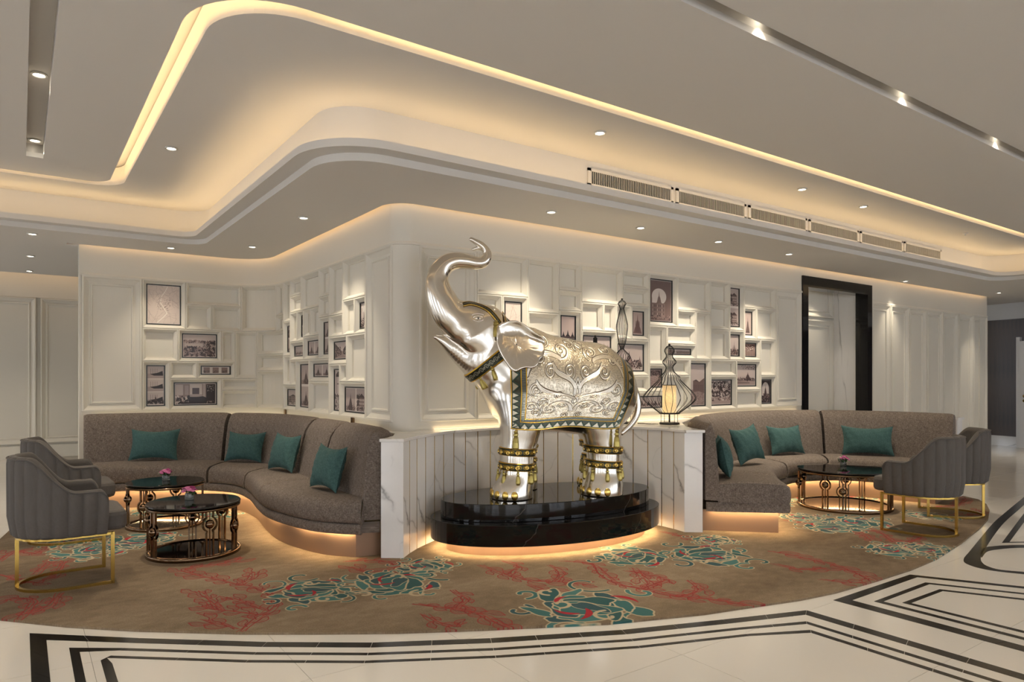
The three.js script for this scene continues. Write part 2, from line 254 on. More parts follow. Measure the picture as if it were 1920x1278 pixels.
{
  mesh('leaf', box(0.06, 2.1, 1.0, 16.02, 1.05, -4.78), M.white, door2); mesh('frame', box(0.1, 2.18, 0.06, 16.06, 1.09, -5.31), M.white, door2);
  mesh('lever', new THREE.CylinderGeometry(0.011, 0.011, 0.14, 10).rotateX(Math.PI / 2).translate(15.94, 1.02, -5.13), M.brass, door2); mesh('lever_rose', new THREE.CylinderGeometry(0.028, 0.028, 0.02, 16).rotateZ(Math.PI / 2).translate(15.98, 1.02, -5.19), M.brass, door2); mesh('lock_rose', new THREE.CylinderGeometry(0.028, 0.028, 0.02, 16).rotateZ(Math.PI / 2).translate(15.98, 0.93, -5.19), M.brass, door2);
}
function windowWall(name, label, len, y1, place, bays, share = 0.72) {    // a wall with tall glazed bays, local x along it
  const g = structure(name, label); place(g);
  const w = len / bays, ow = w * share, oh = 2.75;
  for (let k = 0; k < bays; k++) {
    const c = -len / 2 + w * (k + 0.5);
    mesh('pier', box(w - ow, y1, 0.3, c - w / 2, y1 / 2, 0), M.paint, g); mesh('spandrel', box(ow + 0.02, y1 - oh, 0.3, c, (y1 + oh) / 2, 0), M.paint, g);
    const f = mesh('window_frame', mergeGeometries([box(ow, 0.08, 0.1, c, 0.04, 0), box(ow, 0.08, 0.1, c, oh - 0.04, 0), box(0.07, oh, 0.1, c - ow / 2 + 0.035, oh / 2, 0), box(0.07, oh, 0.1, c + ow / 2 - 0.035, oh / 2, 0), box(0.05, oh, 0.08, c, oh / 2, 0), box(ow, 0.05, 0.08, c, 2.05, 0)]), M.bronze, g);
    mesh('pane', new THREE.PlaneGeometry(ow, oh).translate(c, oh / 2, 0), M.glass, f);
  }
  mesh('pier', box(w - ow, y1, 0.3, len / 2, y1 / 2, 0), M.paint, g);
}
windowWall('wall_front', 'glazed front wall behind the viewer', 22.4, 3.4, (g) => g.position.set(5.0, 0, 7.1), 7);
windowWall('wall_west', 'glazed side wall left of the viewer', 19.6, 3.4, (g) => { g.position.set(-6.2, 0, -2.7); g.rotation.y = Math.PI / 2; }, 6, 0.48);
mesh('wall_north', box(6, 3.4, 0.2, -3.3, 1.7, -14.7), M.paint).userData = { kind: 'structure', label: 'plain wall at the far end', category: 'wall' };
// ---------------------------------------------------------------- ceiling
const ring6 = (za, xb, zc, xr, zf, xl, rIn, rOut, ra = 0.32) => roundPoly([[xl, za], [xb, za], [xb, zc], [xr, zc], [xr, zf], [xl, zf]], [0.4, ra, rIn, rOut, rOut, 0.4], 12);
const face = ring6(-8.66, 1.745, -4.56, 12.6, 1.8, -4.6, 0.32, 0.35), edge = ring6(-8.45, 1.69, -4.44, 12.45, 1.68, -4.48, 0.42, 0.3, 0.22), lip = ring6(-8.32, 1.565, -4.31, 12.32, 1.55, -4.35, 0.52, 0.26, 0.18), lipIn = ring6(-8.35, 1.595, -4.34, 12.35, 1.58, -4.38, 0.5, 0.26, 0.2);
const ceiling = structure('ceiling', 'white stepped plaster ceiling with lit coves');
{
  const wo = wallRun(0, sOfX(14.95), 0.075).reverse();
  const outer = [[-6.2, 7.1], [16.5, 7.1], [16.5, -7.5], [14.95, -7.5], ...wo.slice(1, -1), [0.42, ZA + 0.075], [0.42, ZA - 0.03], [0.54, ZA - 0.03], [0.54, ZA - 0.16], [4.6, ZA - 0.16], [4.6, -12.16], [-6.2, -12.16]];
  outer[4] = [14.95, ZC + 0.075];
  mesh('soffit', slab(outer, 2.89, 2.945, [edge]), M.ceiling, ceiling);
  mesh('crown', bands([[edge, 2.945], [lip, 2.945], [lip, 3.0], [lipIn, 3.0], [lipIn, 2.95], [face, 2.95]], true), M.ceiling, ceiling);
  mesh('cove_face', bands([[face, 2.95], [face, 3.30]], true), M.ceiling, ceiling);
  const so = ring6(-7.97, 0.83, -3.64, 11.75, 0.9, -3.7, 0.42, 0.35, 0.3), si = ring6(-7.85, 0.705, -3.53, 11.6, 0.78, -3.58, 0.5, 0.3, 0.2), sx = ring6(-7.74, 0.6, -3.42, 11.5, 0.68, -3.48, 0.56, 0.26, 0.14);
  const trA = [[1.0, -2.35], [11, -2.35], [11, -2.25], [1.0, -2.25]], trL = [[0.038, -7.266], [0.161, -7.266], [0.161, -1.2], [0.038, -1.2]];
  mesh('upper_field', slab(face.map((p) => p), 3.30, 3.34, [so]), M.ceiling, ceiling);
  mesh('inner_field', slab(si, 3.30, 3.34, [trA, trL]), M.ceiling, ceiling);
  mesh('slot_side', bands([[so, 3.34], [so, 3.47]], true), M.ceiling, ceiling); mesh('slot_back', bands([[sx, 3.335], [sx, 3.47]], true), M.ceiling, ceiling);
  mesh('roof', box(24, 0.1, 23, 5, 3.53, -3.8), M.ceiling, ceiling);
  for (const t of [trA, trL]) mesh('light_trough', mergeGeometries([bands([[t, 3.34], [t, 3.415]], true), quadGeo([t.map((p) => V(p[0], 3.415, p[1]))])]), M.ceiling, ceiling);
  mesh('far_beam', mergeGeometries([box(10.8, 0.05, 0.08, -0.8, 2.93, -12.2), box(10.8, 0.03, 0.05, -0.8, 2.972, -12.25)]), M.ceiling, ceiling);
  // lights hidden in the coves
  const up = V(0, 1, 0);
  const cove = new THREE.Group(); cove.name = 'cove_lighting'; ceiling.add(cove);
  const closed = (p) => [...p, p[0]];
  const mid = (a, b, t) => a.map((p, i) => [p[0] + (b[i][0] - p[0]) * t, p[1] + (b[i][1] - p[1]) * t]);
  ledRun(ceiling, closed(mid(lipIn, face, 0.35)), 2.956, (t) => V(-t.z * 0.7, 1, t.x * 0.7), 0.02, WARM, K.cove, 3);
  ledRun(ceiling, closed(mid(sx, si, 0.3)), 3.342, (t) => V(t.z, 0.9, -t.x), 0.02, WARM, K.slot, 3);
  ledRun(ceiling, wallRun(0.0, sOfX(8.7), 0.05), 2.962, (t) => V(0, -1, 0).add(V(t.z, 0, -t.x).multiplyScalar(0.5)), 0.016, AMBER, K.wash, 2.5);
  ledRun(ceiling, wallRun(sOfX(8.75), sOfX(14.8), 0.05), 2.962, (t) => V(0, -1, 0).add(V(t.z, 0, -t.x).multiplyScalar(0.5)), 0.016, AMBER, K.wash, 2.5);
  ledRun(ceiling, [[-6, -14.2], [4.4, -14.2]], 3.3, () => V(0, -1, -0.3), 0.03, AMBER, K.wash, 3);
  ceiling.remove(cove);
  // cool strip along the foot of the panelling, behind the sofa backs and on the marble cap, washing up the wall
  ledRun(wallB, wallRun(0.1, 5.3, 0.03), 0.90, (t) => V(0, 1, 0), 0.012, COOL, K.upwash, 1.6, 0.004);
  ledRun(wallC, wallRun(5.95, sOfX(8.6), 0.018), 0.935, (t) => V(t.z * -0.5, 1, t.x * 0.5), 0.012, COOL, K.upwash * 0.5, 1.6, 0.004);
}
const ringM = std({ color: rgb(0.62, 0.60, 0.56), metalness: 0.2, roughness: 0.4 });
// air outlets in the cove face
for (let k = 0; k < 6; k++) {
  const g = thing('air_vent', ['slotted ceiling air outlet nearest the rounded cove corner', 'second ceiling air outlet from the rounded cove corner', 'third ceiling air outlet from the rounded cove corner', 'fourth ceiling air outlet from the rounded cove corner', 'fifth ceiling air outlet, next to the farthest one', 'farthest and smallest looking ceiling air outlet'][k], 'air vent', [4.09 + k * 1.143 + 0.515, 3.155, -4.552], 0, 'row of air outlets in the cove');
  mesh('frame', mergeGeometries([box(1.1, 0.024, 0.014, 0, 0.067, 0), box(1.1, 0.024, 0.014, 0, -0.067, 0), box(0.034, 0.158, 0.014, -0.533, 0, 0), box(0.034, 0.158, 0.014, 0.533, 0, 0)]), M.ceiling, g);
  mesh('duct', box(1.04, 0.12, 0.004, 0, 0, -0.004), M.black, g);
  const fins = []; for (let i = 0; i < 46; i++) fins.push(box(0.0055, 0.11, 0.006, -0.506 + i * 0.0225, 0, 0.001));
  mesh('fins', mergeGeometries(fins), ringM, g).userData.kind = 'stuff';
}
// recessed downlights
const ringG = new THREE.TorusGeometry(0.042, 0.008, 8, 28).rotateX(Math.PI / 2), lensG = new THREE.CylinderGeometry(0.03, 0.03, 0.006, 24);
function downlight(label, x, y, z, power, aim = [0, 0], group = 'recessed downlights', cone = 0.62) {
  const g = thing('downlight', label, 'downlight', [x, y, z], 0, group);
  mesh('trim_ring', ringG, ringM, g); mesh('lens', lensG, M.lens, g);
  const s = new THREE.SpotLight(SOFT, power, 0, cone, 0.9); s.castShadow = true; s.shadow.radius = 1.6; s.position.set(0, -0.02, 0); s.target.position.set(aim[0], -2, aim[1]); g.add(s, s.target); s.name = 'downlight_beam';
}
downlight('soffit downlight above the elephant head', 3.9, 2.884, -4.87, K.spot * 1.5, [0, -0.55]);
downlight('soffit downlight above the elephant hindquarters', 5.04, 2.884, -4.87, K.spot * 1.5, [0, -0.55]);
downlight('soffit downlight above the left end of the right sofa', 6.25, 2.884, -4.87, K.spot * 1.5, [0, -0.55]);
downlight('soffit downlight in front of the dark portal', 7.58, 2.884, -4.87, K.spot * 1.5, [0, -0.55]);
downlight('soffit downlight near the bend of the left sofa', 2.157, 2.884, -6.39, K.spot, [0.5, 0]);
downlight('soffit downlight close to the hollow wall corner', 2.157, 2.884, -8.15, K.spot * 0.55, [0.5, 0]);
downlight('soffit downlight above the framed street map', 1.41, 2.884, -8.76, K.spot * 0.55, [-0.1, -0.45]);
downlight('soffit downlight nearest the cove at the left edge', 0.1, 2.884, -8.74, K.spot * 0.55);
downlight('soffit downlight midway down the left passage', 0.1, 2.884, -10.36, K.spot);
downlight('soffit downlight at the far end of the left passage', 0.1, 2.884, -11.83, K.spot, [0, -1.2]);
downlight('soffit downlight above the far right wall panels', 11.2, 2.884, -5.2, K.spot * 0.6, [0, -0.2]);
downlight('soffit downlight near the far right end', 14.1, 2.884, -4.96, K.spot);
downlight('small downlight in the ceiling of the dark portal niche', 9.9, 2.858, -5.76, K.spot * 0.5);
downlight('upper ceiling downlight over the elephant, beside the lit slot', 3.67, 3.294, -3.98, K.ceilSpot);
downlight('upper ceiling downlight above the right sofa table', 6.44, 3.294, -3.99, K.ceilSpot);
downlight('farthest upper ceiling downlight beyond the vents', 7.65, 3.294, -4.0, K.ceilSpot);
downlight('upper ceiling downlight above the left coffee tables', 1.02, 3.294, -6.31, K.ceilSpot);
downlight('trough downlight nearest the top edge of the picture', 3.37, 3.408, -2.3, K.troughSpot, [0, 0], 'trough downlights', 0.72);
downlight('middle downlight in the right ceiling trough', 5.02, 3.408, -2.3, K.troughSpot, [0, 0], 'trough downlights', 0.72);
downlight('downlight at the right end of the ceiling trough', 6.61, 3.408, -2.3, K.troughSpot, [0, 0], 'trough downlights', 0.72);
downlight('trough downlight just above the top edge of the picture', 1.75, 3.408, -2.3, K.troughSpot, [0, 0], 'trough downlights', 0.72);
downlight('left trough downlight above the top edge of the picture', 0.1, 3.408, -3.9, K.troughSpot, [0, 0], 'trough downlights', 0.72);
downlight('left trough downlight nearest the viewer', 0.1, 3.408, -2.3, K.troughSpot, [0, 0], 'trough downlights', 0.72);
downlight('upper of two downlights in the left ceiling trough', 0.1, 3.408, -5.57, K.troughSpot, [0, 0], 'trough downlights', 0.72);
downlight('lower downlight at the end of the left ceiling trough', 0.1, 3.408, -7.14, K.troughSpot, [0, 0], 'trough downlights', 0.72);
mesh('sprinkler_head', mergeGeometries([new THREE.CylinderGeometry(0.03, 0.034, 0.01, 16).translate(0, -0.004, 0), new THREE.CylinderGeometry(0.008, 0.008, 0.03, 8).translate(0, -0.02, 0)]).translate(10.19, 3.3, -3.97), M.white).userData = { label: 'tiny ceiling sprinkler near the far right cove', category: 'sprinkler' };
// ---------------------------------------------------------------- floor: polished porcelain tiles with black stone inlays
const CARPET = [[-0.1, -4.94], [0.21, -4.58], [0.5, -4.3], [0.97, -3.91], [1.32, -3.66], [1.68, -3.42], [2.06, -3.2], [2.7, -2.86], [3.27, -2.65], [3.63, -2.56], [3.97, -2.47], [4.29, -2.42], [4.72, -2.40], [5.23, -2.39], [5.71, -2.42], [6.42, -2.53], [7.14, -2.67], [7.7, -2.8], [8.23, -2.98], [8.59, -3.14], [8.84, -3.31], [8.95, -3.5], [8.93, -3.9], [8.8, -4.7], [8.3, -5.25], [7.6, -5.38], [6, -5.38], [3.0, -5.38], [2.6, -5.42], [2.6, -5.9], [2.6, -8.4], [2.36, -8.9], [1.9, -9.15], [0.62, -9.15], [0.2, -8.8], [-0.02, -8.1], [-0.14, -7.38], [-0.42, -6.4], [-0.38, -5.5]];
const inPoly = (x, z, P) => { let c = false; for (let i = 0, j = P.length - 1; i < P.length; j = i++) if ((P[i][1] > z) !== (P[j][1] > z) && x < (P[j][0] - P[i][0]) * (z - P[i][1]) / (P[j][1] - P[i][1]) + P[i][0]) c = !c; return c; };
const floor = structure('floor', 'polished cream porcelain floor with black stone inlay lines');
{
  mesh('screed', box(23, 0.2, 22, 5.1, -0.104, -3.9), M.grout, floor);
  const S = 0.81, tg = box(S - 0.0025, 0.004, S - 0.0025, 0, -0.002, 0), near = [], far = [];
  for (let i = -8; i < 20; i++) for (let j = -15; j < 12; j++) {
    const x = 0.285 + (i + 0.5) * S, z = -2.34 + (j + 0.5) * S, d = x * 0.58 - z * 0.815, l = x * 0.815 + z * 0.58;
    const seen = d > 1.6 && Math.abs(l) < 0.78 * d + 0.9, under = [[-1, -1], [1, -1], [1, 1], [-1, 1]].every(([a, b]) => inPoly(x + a * S / 2, z + b * S / 2, CARPET));
    const behind = z < -5.9 && x > 0.6 && x < 14.9; if (behind) continue;
    (seen && !under ? near : far).push([x, z, d]);
  }
  near.sort((a, b) => a[2] - b[2]); far.push(...near.splice(290));
  const tones = [0.985, 1, 1.012].map((k) => { const m = M.floor.clone(); m.color.multiplyScalar(k); return m; });
  near.forEach(([x, z], k) => mesh('floor_tile', tg, tones[k % 3], floor).position.set(x, 0, z));
  mesh('floor_tiles', mergeGeometries(far.map(([x, z]) => tg.clone().translate(x, 0, z))), M.floor, floor).userData.kind = 'stuff';
  // black inlay strips, laid in short pieces
  const piece = (a, b, c, d) => { const q = [a, b, c, d].map((p) => V(p[0], 0.0012, p[1])), r = [a, b, c, d].map((p) => V(p[0], -0.002, p[1])); return quadGeo([q, [q[0], q[1], r[1], r[0]], [q[1], q[2], r[2], r[1]], [q[2], q[3], r[3], r[2]], [q[3], q[0], r[0], r[3]]]); };
  function inlay(outer, inner, step = 0.29, smooth) {
    const A = smooth ? curve2(outer, 40) : outer, B = smooth ? curve2(inner, 40) : inner;
    for (let k = 0; k + 1 < A.length; k++) {
      const len = Math.hypot(A[k + 1][0] - A[k][0], A[k + 1][1] - A[k][1]), n = smooth ? 1 : Math.max(1, Math.round(len / step)), g = smooth ? 0 : 0.0012 / len;
      const mixp = (P, t) => [P[k][0] + (P[k + 1][0] - P[k][0]) * t, P[k][1] + (P[k + 1][1] - P[k][1]) * t];
      for (let i = 0; i < n; i++) mesh('inlay_strip', piece(mixp(A, i / n + g), mixp(A, (i + 1) / n - g), mixp(B, (i + 1) / n - g), mixp(B, i / n + g)), M.inlay, floor);
    }
  }
  const arcO = [[0.52, -4.17], [1.06, -3.72], [1.51, -3.39], [2.05, -3.08], [2.71, -2.76], [3.3, -2.54]];
  const run = (x0, z0, off, x1, z1) => [[x0, -1.0], [x0, z0], ...offset2([[0.04, -4.6], ...arcO, [3.83, -2.35]], -off).slice(1, -1), [x1, z1], [x1 + 0.01, -0.9]];
  inlay(run(0.04, -4.60, 0, 3.84, -2.35), run(0.112, -4.43, 0.065, 3.765, -2.31));
  inlay(run(0.204, -4.235, 0.135, 3.665, -2.245), run(0.245, -4.14, 0.165, 3.63, -2.22));
  inlay(run(0.322, -3.955, 0.232, 3.56, -2.155), run(0.365, -3.88, 0.26, 3.525, -2.13));
  inlay([[4.17, -0.9], [4.15, -2.36], [5.13, -2.35], [5.95, -0.9]], [[4.255, -0.9], [4.245, -2.29], [5.105, -2.29], [5.89, -0.9]]);
  inlay([[4.36, -0.9], [4.335, -2.2], [5.02, -2.2], [5.76, -0.9]], [[4.4, -0.9], [4.38, -2.165], [5.0, -2.165], [5.72, -0.9]]);
  inlay([[4.48, -0.9], [4.45, -2.085], [4.935, -2.075], [5.6, -0.9]], [[4.52, -0.9], [4.49, -2.05], [4.91, -2.045], [5.56, -0.9]]);
  inlay([[10.6, -3.32], [9.53, -3.1], [8.25, -2.85], [7.65, -2.73], [6.76, -2.52], [6.18, -2.38], [5.9, -2.31], [5.78, -2.25], [5.72, -2.15], [5.72, -2.05], [5.8, -1.88], [6.2, -1.2]], [[10.0, -3.12], [8.91, -2.9], [8.34, -2.79], [7.68, -2.66], [7.04, -2.51], [6.45, -2.36], [6.08, -2.26], [5.93, -2.2], [5.83, -2.13], [5.79, -2.04], [5.87, -1.9], [6.28, -1.2]], 0.3, true);
  inlay([[6.2, -2.31], [6.45, -2.365], [6.56, -2.34], [6.66, -2.3], [6.82, -2.2], [7.1, -1.9]], [[6.05, -2.245], [6.33, -2.3], [6.49, -2.27], [6.6, -2.23], [6.72, -2.16], [6.98, -1.88]], 0.3, true);
  inlay([[9.4, -2.96], [6.74, -2.35], [7.3, -2.0]], [[9.2, -2.86], [6.83, -2.325], [7.28, -2.04]]);
}
// ---------------------------------------------------------------- carpet
const VINES = [[[0.98,-3.92],[1.1,-4.07],[1.25,-4.24],[1.3,-4.45],[1.26,-4.68],[1.18,-4.84],[1.08,-5.06],[1.0,-5.24],[0.96,-5.43],[1.09,-5.46],[1.2,-5.43],[1.31,-5.44],[1.39,-5.53]],[[1.19,-4.14],[1.14,-4.14],[1.02,-4.29],[0.94,-4.4],[0.88,-4.5]],[[1.19,-4.8],[1.29,-4.91],[1.36,-5.06]],[[1.18,-4.23],[1.11,-4.46],[1.07,-4.58]],[[0.97,-4.35],[0.96,-4.63],[0.94,-4.82]],[[0.97,-3.98],[0.91,-4.12],[0.85,-4.24]],[[-0.01,-4.85],[0.04,-5.04],[0.07,-5.2],[-0.02,-5.33],[-0.1,-5.32]],[[0.21,-5.29],[0.14,-5.03],[0.04,-4.93]],[[-0.13,-6.47],[-0.03,-6.78],[0.09,-6.6],[0.22,-6.82]],[[-0.12,-6.03],[-0.03,-5.85],[0.08,-5.66],[0.17,-5.71],[0.27,-6.19]],[[0.08,-5.89],[0.17,-6.17],[0.26,-6.38]],[[2.0,-4.95],[2.18,-4.87],[2.26,-4.72],[2.21,-4.54],[2.04,-4.58],[1.96,-4.8]],[[1.97,-3.78],[2.06,-3.64],[2.15,-3.51],[2.19,-3.4],[2.2,-3.23],[2.2,-3.13]],[[2.29,-3.88],[2.27,-3.7],[2.13,-3.55]],[[1.92,-3.59],[1.92,-3.43],[1.96,-3.32],[2.04,-3.34]],[[2.76,-4.28],[2.77,-3.97],[2.83,-3.76],[2.97,-3.62],[3.1,-3.45]],[[2.98,-4.27],[2.97,-4.09],[2.81,-3.96]],[[3.18,-3.99],[3.1,-3.75],[2.96,-3.65]],[[2.76,-3.69],[2.78,-3.53],[2.82,-3.47]],[[3.33,-4.02],[3.45,-3.84],[3.34,-3.6],[3.27,-3.33],[3.33,-3.14],[3.39,-2.95],[3.54,-2.74],[3.61,-2.57]],[[3.54,-3.55],[3.59,-3.38],[3.6,-3.25],[3.35,-3.18]],[[3.71,-3.14],[3.62,-2.97],[3.42,-2.93]],[[3.62,-3.58],[3.54,-3.42],[3.42,-3.22]],[[4.86,-3.29],[4.89,-3.17],[4.9,-3.0],[4.89,-2.77],[4.82,-2.55],[4.73,-2.41]],[[4.56,-3.05],[4.58,-2.85],[4.76,-2.77]],[[4.47,-2.63],[4.53,-2.49],[4.64,-2.43]],[[6.01,-3.93],[6.08,-3.64],[6.18,-3.42],[6.05,-3.17],[5.91,-3.01]],[[6.22,-3.39],[6.26,-3.15],[5.99,-2.83],[6.36,-2.81]],[[4.69,-4.27],[4.68,-4.01],[4.67,-3.89]],[[7.9,-3.4],[8.2,-3.3],[8.5,-3.35],[8.8,-3.4]],[[7.6,-3.1],[7.9,-2.95],[8.15,-3.05]],[[7.9,-4.0],[8.2,-3.8],[8.6,-3.8]]];
// teal scrollwork flowers: centre, size, turn
const BLOOMS = [[1.54, -4.41, 0.27, 0.4], [2.06, -4.26, 0.3, 2.0], [2.42, -4.5, 0.2, 1.1], [2.76, -3.12, 0.36, 0.9], [3.86, -3.8, 0.27, 2.6], [4.38, -3.5, 0.3, 0.2], [4.8, -3.78, 0.18, 1.5], [0.5, -6.45, 0.27, 1.9], [0.86, -6.6, 0.27, 0.3], [0.35, -6.85, 0.2, 2.7], [6.11, -3.49, 0.26, 0.7], [6.5, -3.45, 0.28, 2.2], [6.3, -3.9, 0.2, 1.2], [5.73, -2.72, 0.22, 1.6], [5.95, -2.6, 0.2, 0.3], [7.3, -4.6, 0.3, 1.0], [7.9, -4.2, 0.26, 2.2], [6.75, -4.55, 0.25, 0.2], [1.55, -7.4, 0.26, 1.0], [1.2, -7.9, 0.26, 2.0], [7.4, -3.2, 0.2, 1.0]];
{
  const CW = 1584, CH = 2048, sx = CW / 5.1, sy = CH / 7.0;
  const paint = (x0) => canvasTex(CW, CH, (c) => {
    const X = (x) => (x - x0) * sx, Y = (z) => (z + 9.3) * sy;
    const im = c.createImageData(CW, CH), d = im.data;
    for (let j = 0; j < CH; j++) for (let i = 0; i < CW; i++) {
      const wx = x0 + i / sx, wz = -9.3 + j / sy, m = fbm(wx * 0.9 + 20, wz * 1.8 + 40, 4096, 4), f = hash(i + Math.round(x0 * 999), j), g2 = fbm(wx * 14 + 9, wz * 22 + 500, 4096, 3), k = (m - 0.5) * 74 + (f - 0.5) * 26 + (g2 - 0.5) * 30, o = (j * CW + i) * 4;
      d[o] = cl(130 + k * 0.8); d[o + 1] = cl(112 + k * 0.8); d[o + 2] = cl(89 + k * 0.75); d[o + 3] = 255;
    }
    c.putImageData(im, 0, 0); c.lineCap = 'round'; c.lineJoin = 'round';
    seed = 4242;
    const stroke = (pts, w, col) => { c.strokeStyle = col; c.lineWidth = w * sx; c.beginPath(); pts.forEach((p, i) => i ? c.lineTo(X(p[0]), Y(p[1])) : c.moveTo(X(p[0]), Y(p[1]))); c.stroke(); };
    const fill = (pts, col) => { c.fillStyle = col; c.beginPath(); pts.forEach((p, i) => i ? c.lineTo(X(p[0]), Y(p[1])) : c.moveTo(X(p[0]), Y(p[1]))); c.closePath(); c.fill(); };
    const RED = ['#98342d', '#862a29', '#a24438', '#9c5245'];
    for (const v of VINES) {                                  // flame like red branches: a bundle of threads with curling tongues on either side
      const p = curve2(v, v.length * 12), N = p.length;
      for (let k = 0; k < 5; k++) { const a = (k - 2) * 0.009, ph = rr(0, 6); stroke(p.map((q, i) => [q[0] + (a + 0.008 * Math.sin(i * 0.22 + ph)), q[1] + (a * 0.7 + 0.008 * Math.cos(i * 0.2 + ph))]), rr(0.004, 0.007), RED[k % 4]); }
      let acc = 0, side = 1; for (let i = 2; i < N - 2; i++) { acc += Math.hypot(p[i][0] - p[i - 1][0], p[i][1] - p[i - 1][1]); if (acc < 0.055) continue; acc = 0; side = -side;
        const t = Math.atan2(p[i + 1][1] - p[i][1], p[i + 1][0] - p[i][0]), L = rr(0.08, 0.17), A = t + side * rr(0.55, 0.95), tip = [p[i][0] + L * Math.cos(A - side * 0.35), p[i][1] + L * Math.sin(A - side * 0.35)], at = (f, o) => [p[i][0] + L * f * Math.cos(A + side * o), p[i][1] + L * f * Math.sin(A + side * o)];
        const e1 = curve2([p[i], at(0.4, 0.5), at(0.75, 0.12), tip], 12), e2 = curve2([p[i], at(0.35, -0.15), at(0.7, -0.45), tip], 12), e3 = curve2([p[i], at(0.4, 0.2), at(0.7, -0.15), tip], 12);
        c.globalAlpha = 0.16; fill([...e1, ...e2.slice().reverse()], RED[0]); c.globalAlpha = 1; stroke(e1, 0.006, RED[0]); stroke(e2, 0.006, RED[1]); stroke(e3, 0.003, RED[2]); }
    }
    const TEAL = ['#3a6a68', '#2d5858', '#467672', '#335459'], LINE = '#bdab8c', CR = '#a8242f';
    const leaf = (x, y, a, L, w, col, edge = true) => {        // a curved tapering leaf
      const n = 14, up = [], dn = []; for (let i = 0; i <= n; i++) { const t = i / n, b = a + t * 1.5, r = L * t, px = x + r * Math.cos(a + t * 0.75), py = y + r * Math.sin(a + t * 0.75), ww = w * Math.sin(Math.PI * Math.min(1, t * 0.92 + 0.06)); up.push([px - ww * Math.sin(b), py + ww * Math.cos(b)]); dn.push([px + ww * Math.sin(b), py - ww * Math.cos(b)]); }
      const o = [...up, ...dn.reverse()]; fill(o, col); if (edge) stroke([...o, o[0]], 0.011, LINE);
    };
    const scroll = (x, y, r, a, dir, w, col) => { const p = []; for (let i = 0; i <= 26; i++) { const t = i / 26, q = a + dir * t * 4.4, R = r * (1 - 0.72 * t); p.push([x + R * Math.cos(q), y + R * Math.sin(q)]); } stroke(p, w + 0.016, LINE); stroke(p, w, col); };
    const blob = (x, y, rx, ry, a, col, ln = 0.012) => { const o = [], ph = rr(0, 6); for (let k = 0; k < 26; k++) { const t = k / 26 * 6.283, q = 1 + 0.14 * Math.sin(3 * t + ph) + 0.08 * Math.sin(5 * t - ph); o.push([x + q * (rx * Math.cos(t) * Math.cos(a) - ry * Math.sin(t) * Math.sin(a)), y + q * (rx * Math.cos(t) * Math.sin(a) + ry * Math.sin(t) * Math.cos(a))]); } fill(o, col); stroke([...o, o[0]], ln, LINE); };
    for (const [bx, by, R0, a] of BLOOMS) { const R = R0 * 1.22;                    // peony like clusters: looping bands, petals and a red heart
      for (let k = 0; k < 7; k++) { const t = a + k * 0.9 + rr(-0.3, 0.3), q = R * rr(0.8, 1.15); scroll(bx + q * Math.cos(t), by + q * Math.sin(t), R * rr(0.2, 0.42), t + rr(1.5, 2.6) * (k % 2 ? 1 : -1), k % 2 ? 1 : -1, R * rr(0.045, 0.075), TEAL[k % 4]); }
      for (let k = 0; k < 9; k++) { const t = a + k * 0.7 + rr(-0.25, 0.25), q = R * rr(0.55, 0.75); blob(bx + q * Math.cos(t), by + q * Math.sin(t), R * rr(0.22, 0.34), R * rr(0.09, 0.16), t + rr(0.6, 2.2), TEAL[k % 4]); }
      for (let k = 0; k < 5; k++) { const t = a + k * 1.26 + rr(-0.3, 0.3); blob(bx + R * 0.3 * Math.cos(t), by + R * 0.3 * Math.sin(t), R * 0.36, R * 0.2, t + 1.2, TEAL[(k + 1) % 4]); }
      blob(bx, by, R * 0.46, R * 0.26, a, TEAL[0]); blob(bx + R * 0.08, by, R * 0.3, R * 0.13, a + 0.3, TEAL[3], 0.007);
      for (let k = 0; k < 4; k++) { const t = a + k * 1.7; leaf(bx + R * 0.22 * k * Math.cos(t), by + R * 0.22 * k * Math.sin(t), t + 0.8, R * rr(0.28, 0.5), R * rr(0.03, 0.055), CR, false); }
      for (let k = 0; k < 3; k++) { const t = rr(0, 6.3), q = R * rr(0.3, 0.9); scroll(bx + q * Math.cos(t), by + q * Math.sin(t), R * rr(0.12, 0.22), rr(0, 6), k % 2 ? 1 : -1, R * 0.02, LINE); }
    }
  });
  const clip = (left) => { const o = [], P = CARPET, n = P.length; for (let i = 0; i < n; i++) { const a = P[i], b = P[(i + 1) % n], ia = left ? a[0] <= 4.3 : a[0] >= 4.3, ib = left ? b[0] <= 4.3 : b[0] >= 4.3; if (ia) o.push(a); if (ia !== ib) { const t = (4.3 - a[0]) / (b[0] - a[0]); o.push([4.3, a[1] + (b[1] - a[1]) * t]); } } return o; };
  const half = (left, x0) => { const g = slab(clip(left), 0.0005, 0.013); const p = g.attributes.position, u = g.attributes.uv; for (let i = 0; i < p.count; i++) u.setXY(i, (p.getX(i) - x0) / 5.1, 1 - (p.getZ(i) + 9.3) / 7.0); g.clearGroups(); return g; };
  const pile = dataTex(256, (x, y) => { const v = 128 + (hash(Math.floor(x * 256), Math.floor(y * 256)) - 0.5) * 200; return [v, v, v]; }, false); pile.repeat.set(12, 16);
  const mk = (x0) => std({ map: paint(x0), roughness: 1, bumpMap: pile, bumpScale: 0.003 });
  tag(mesh('carpet', mergeGeometries([half(true, -0.8), half(false, 4.3)], true), [mk(-0.8), mk(4.3)]), 'large curved beige carpet with teal scrollwork flowers and red branches', 'carpet');
}
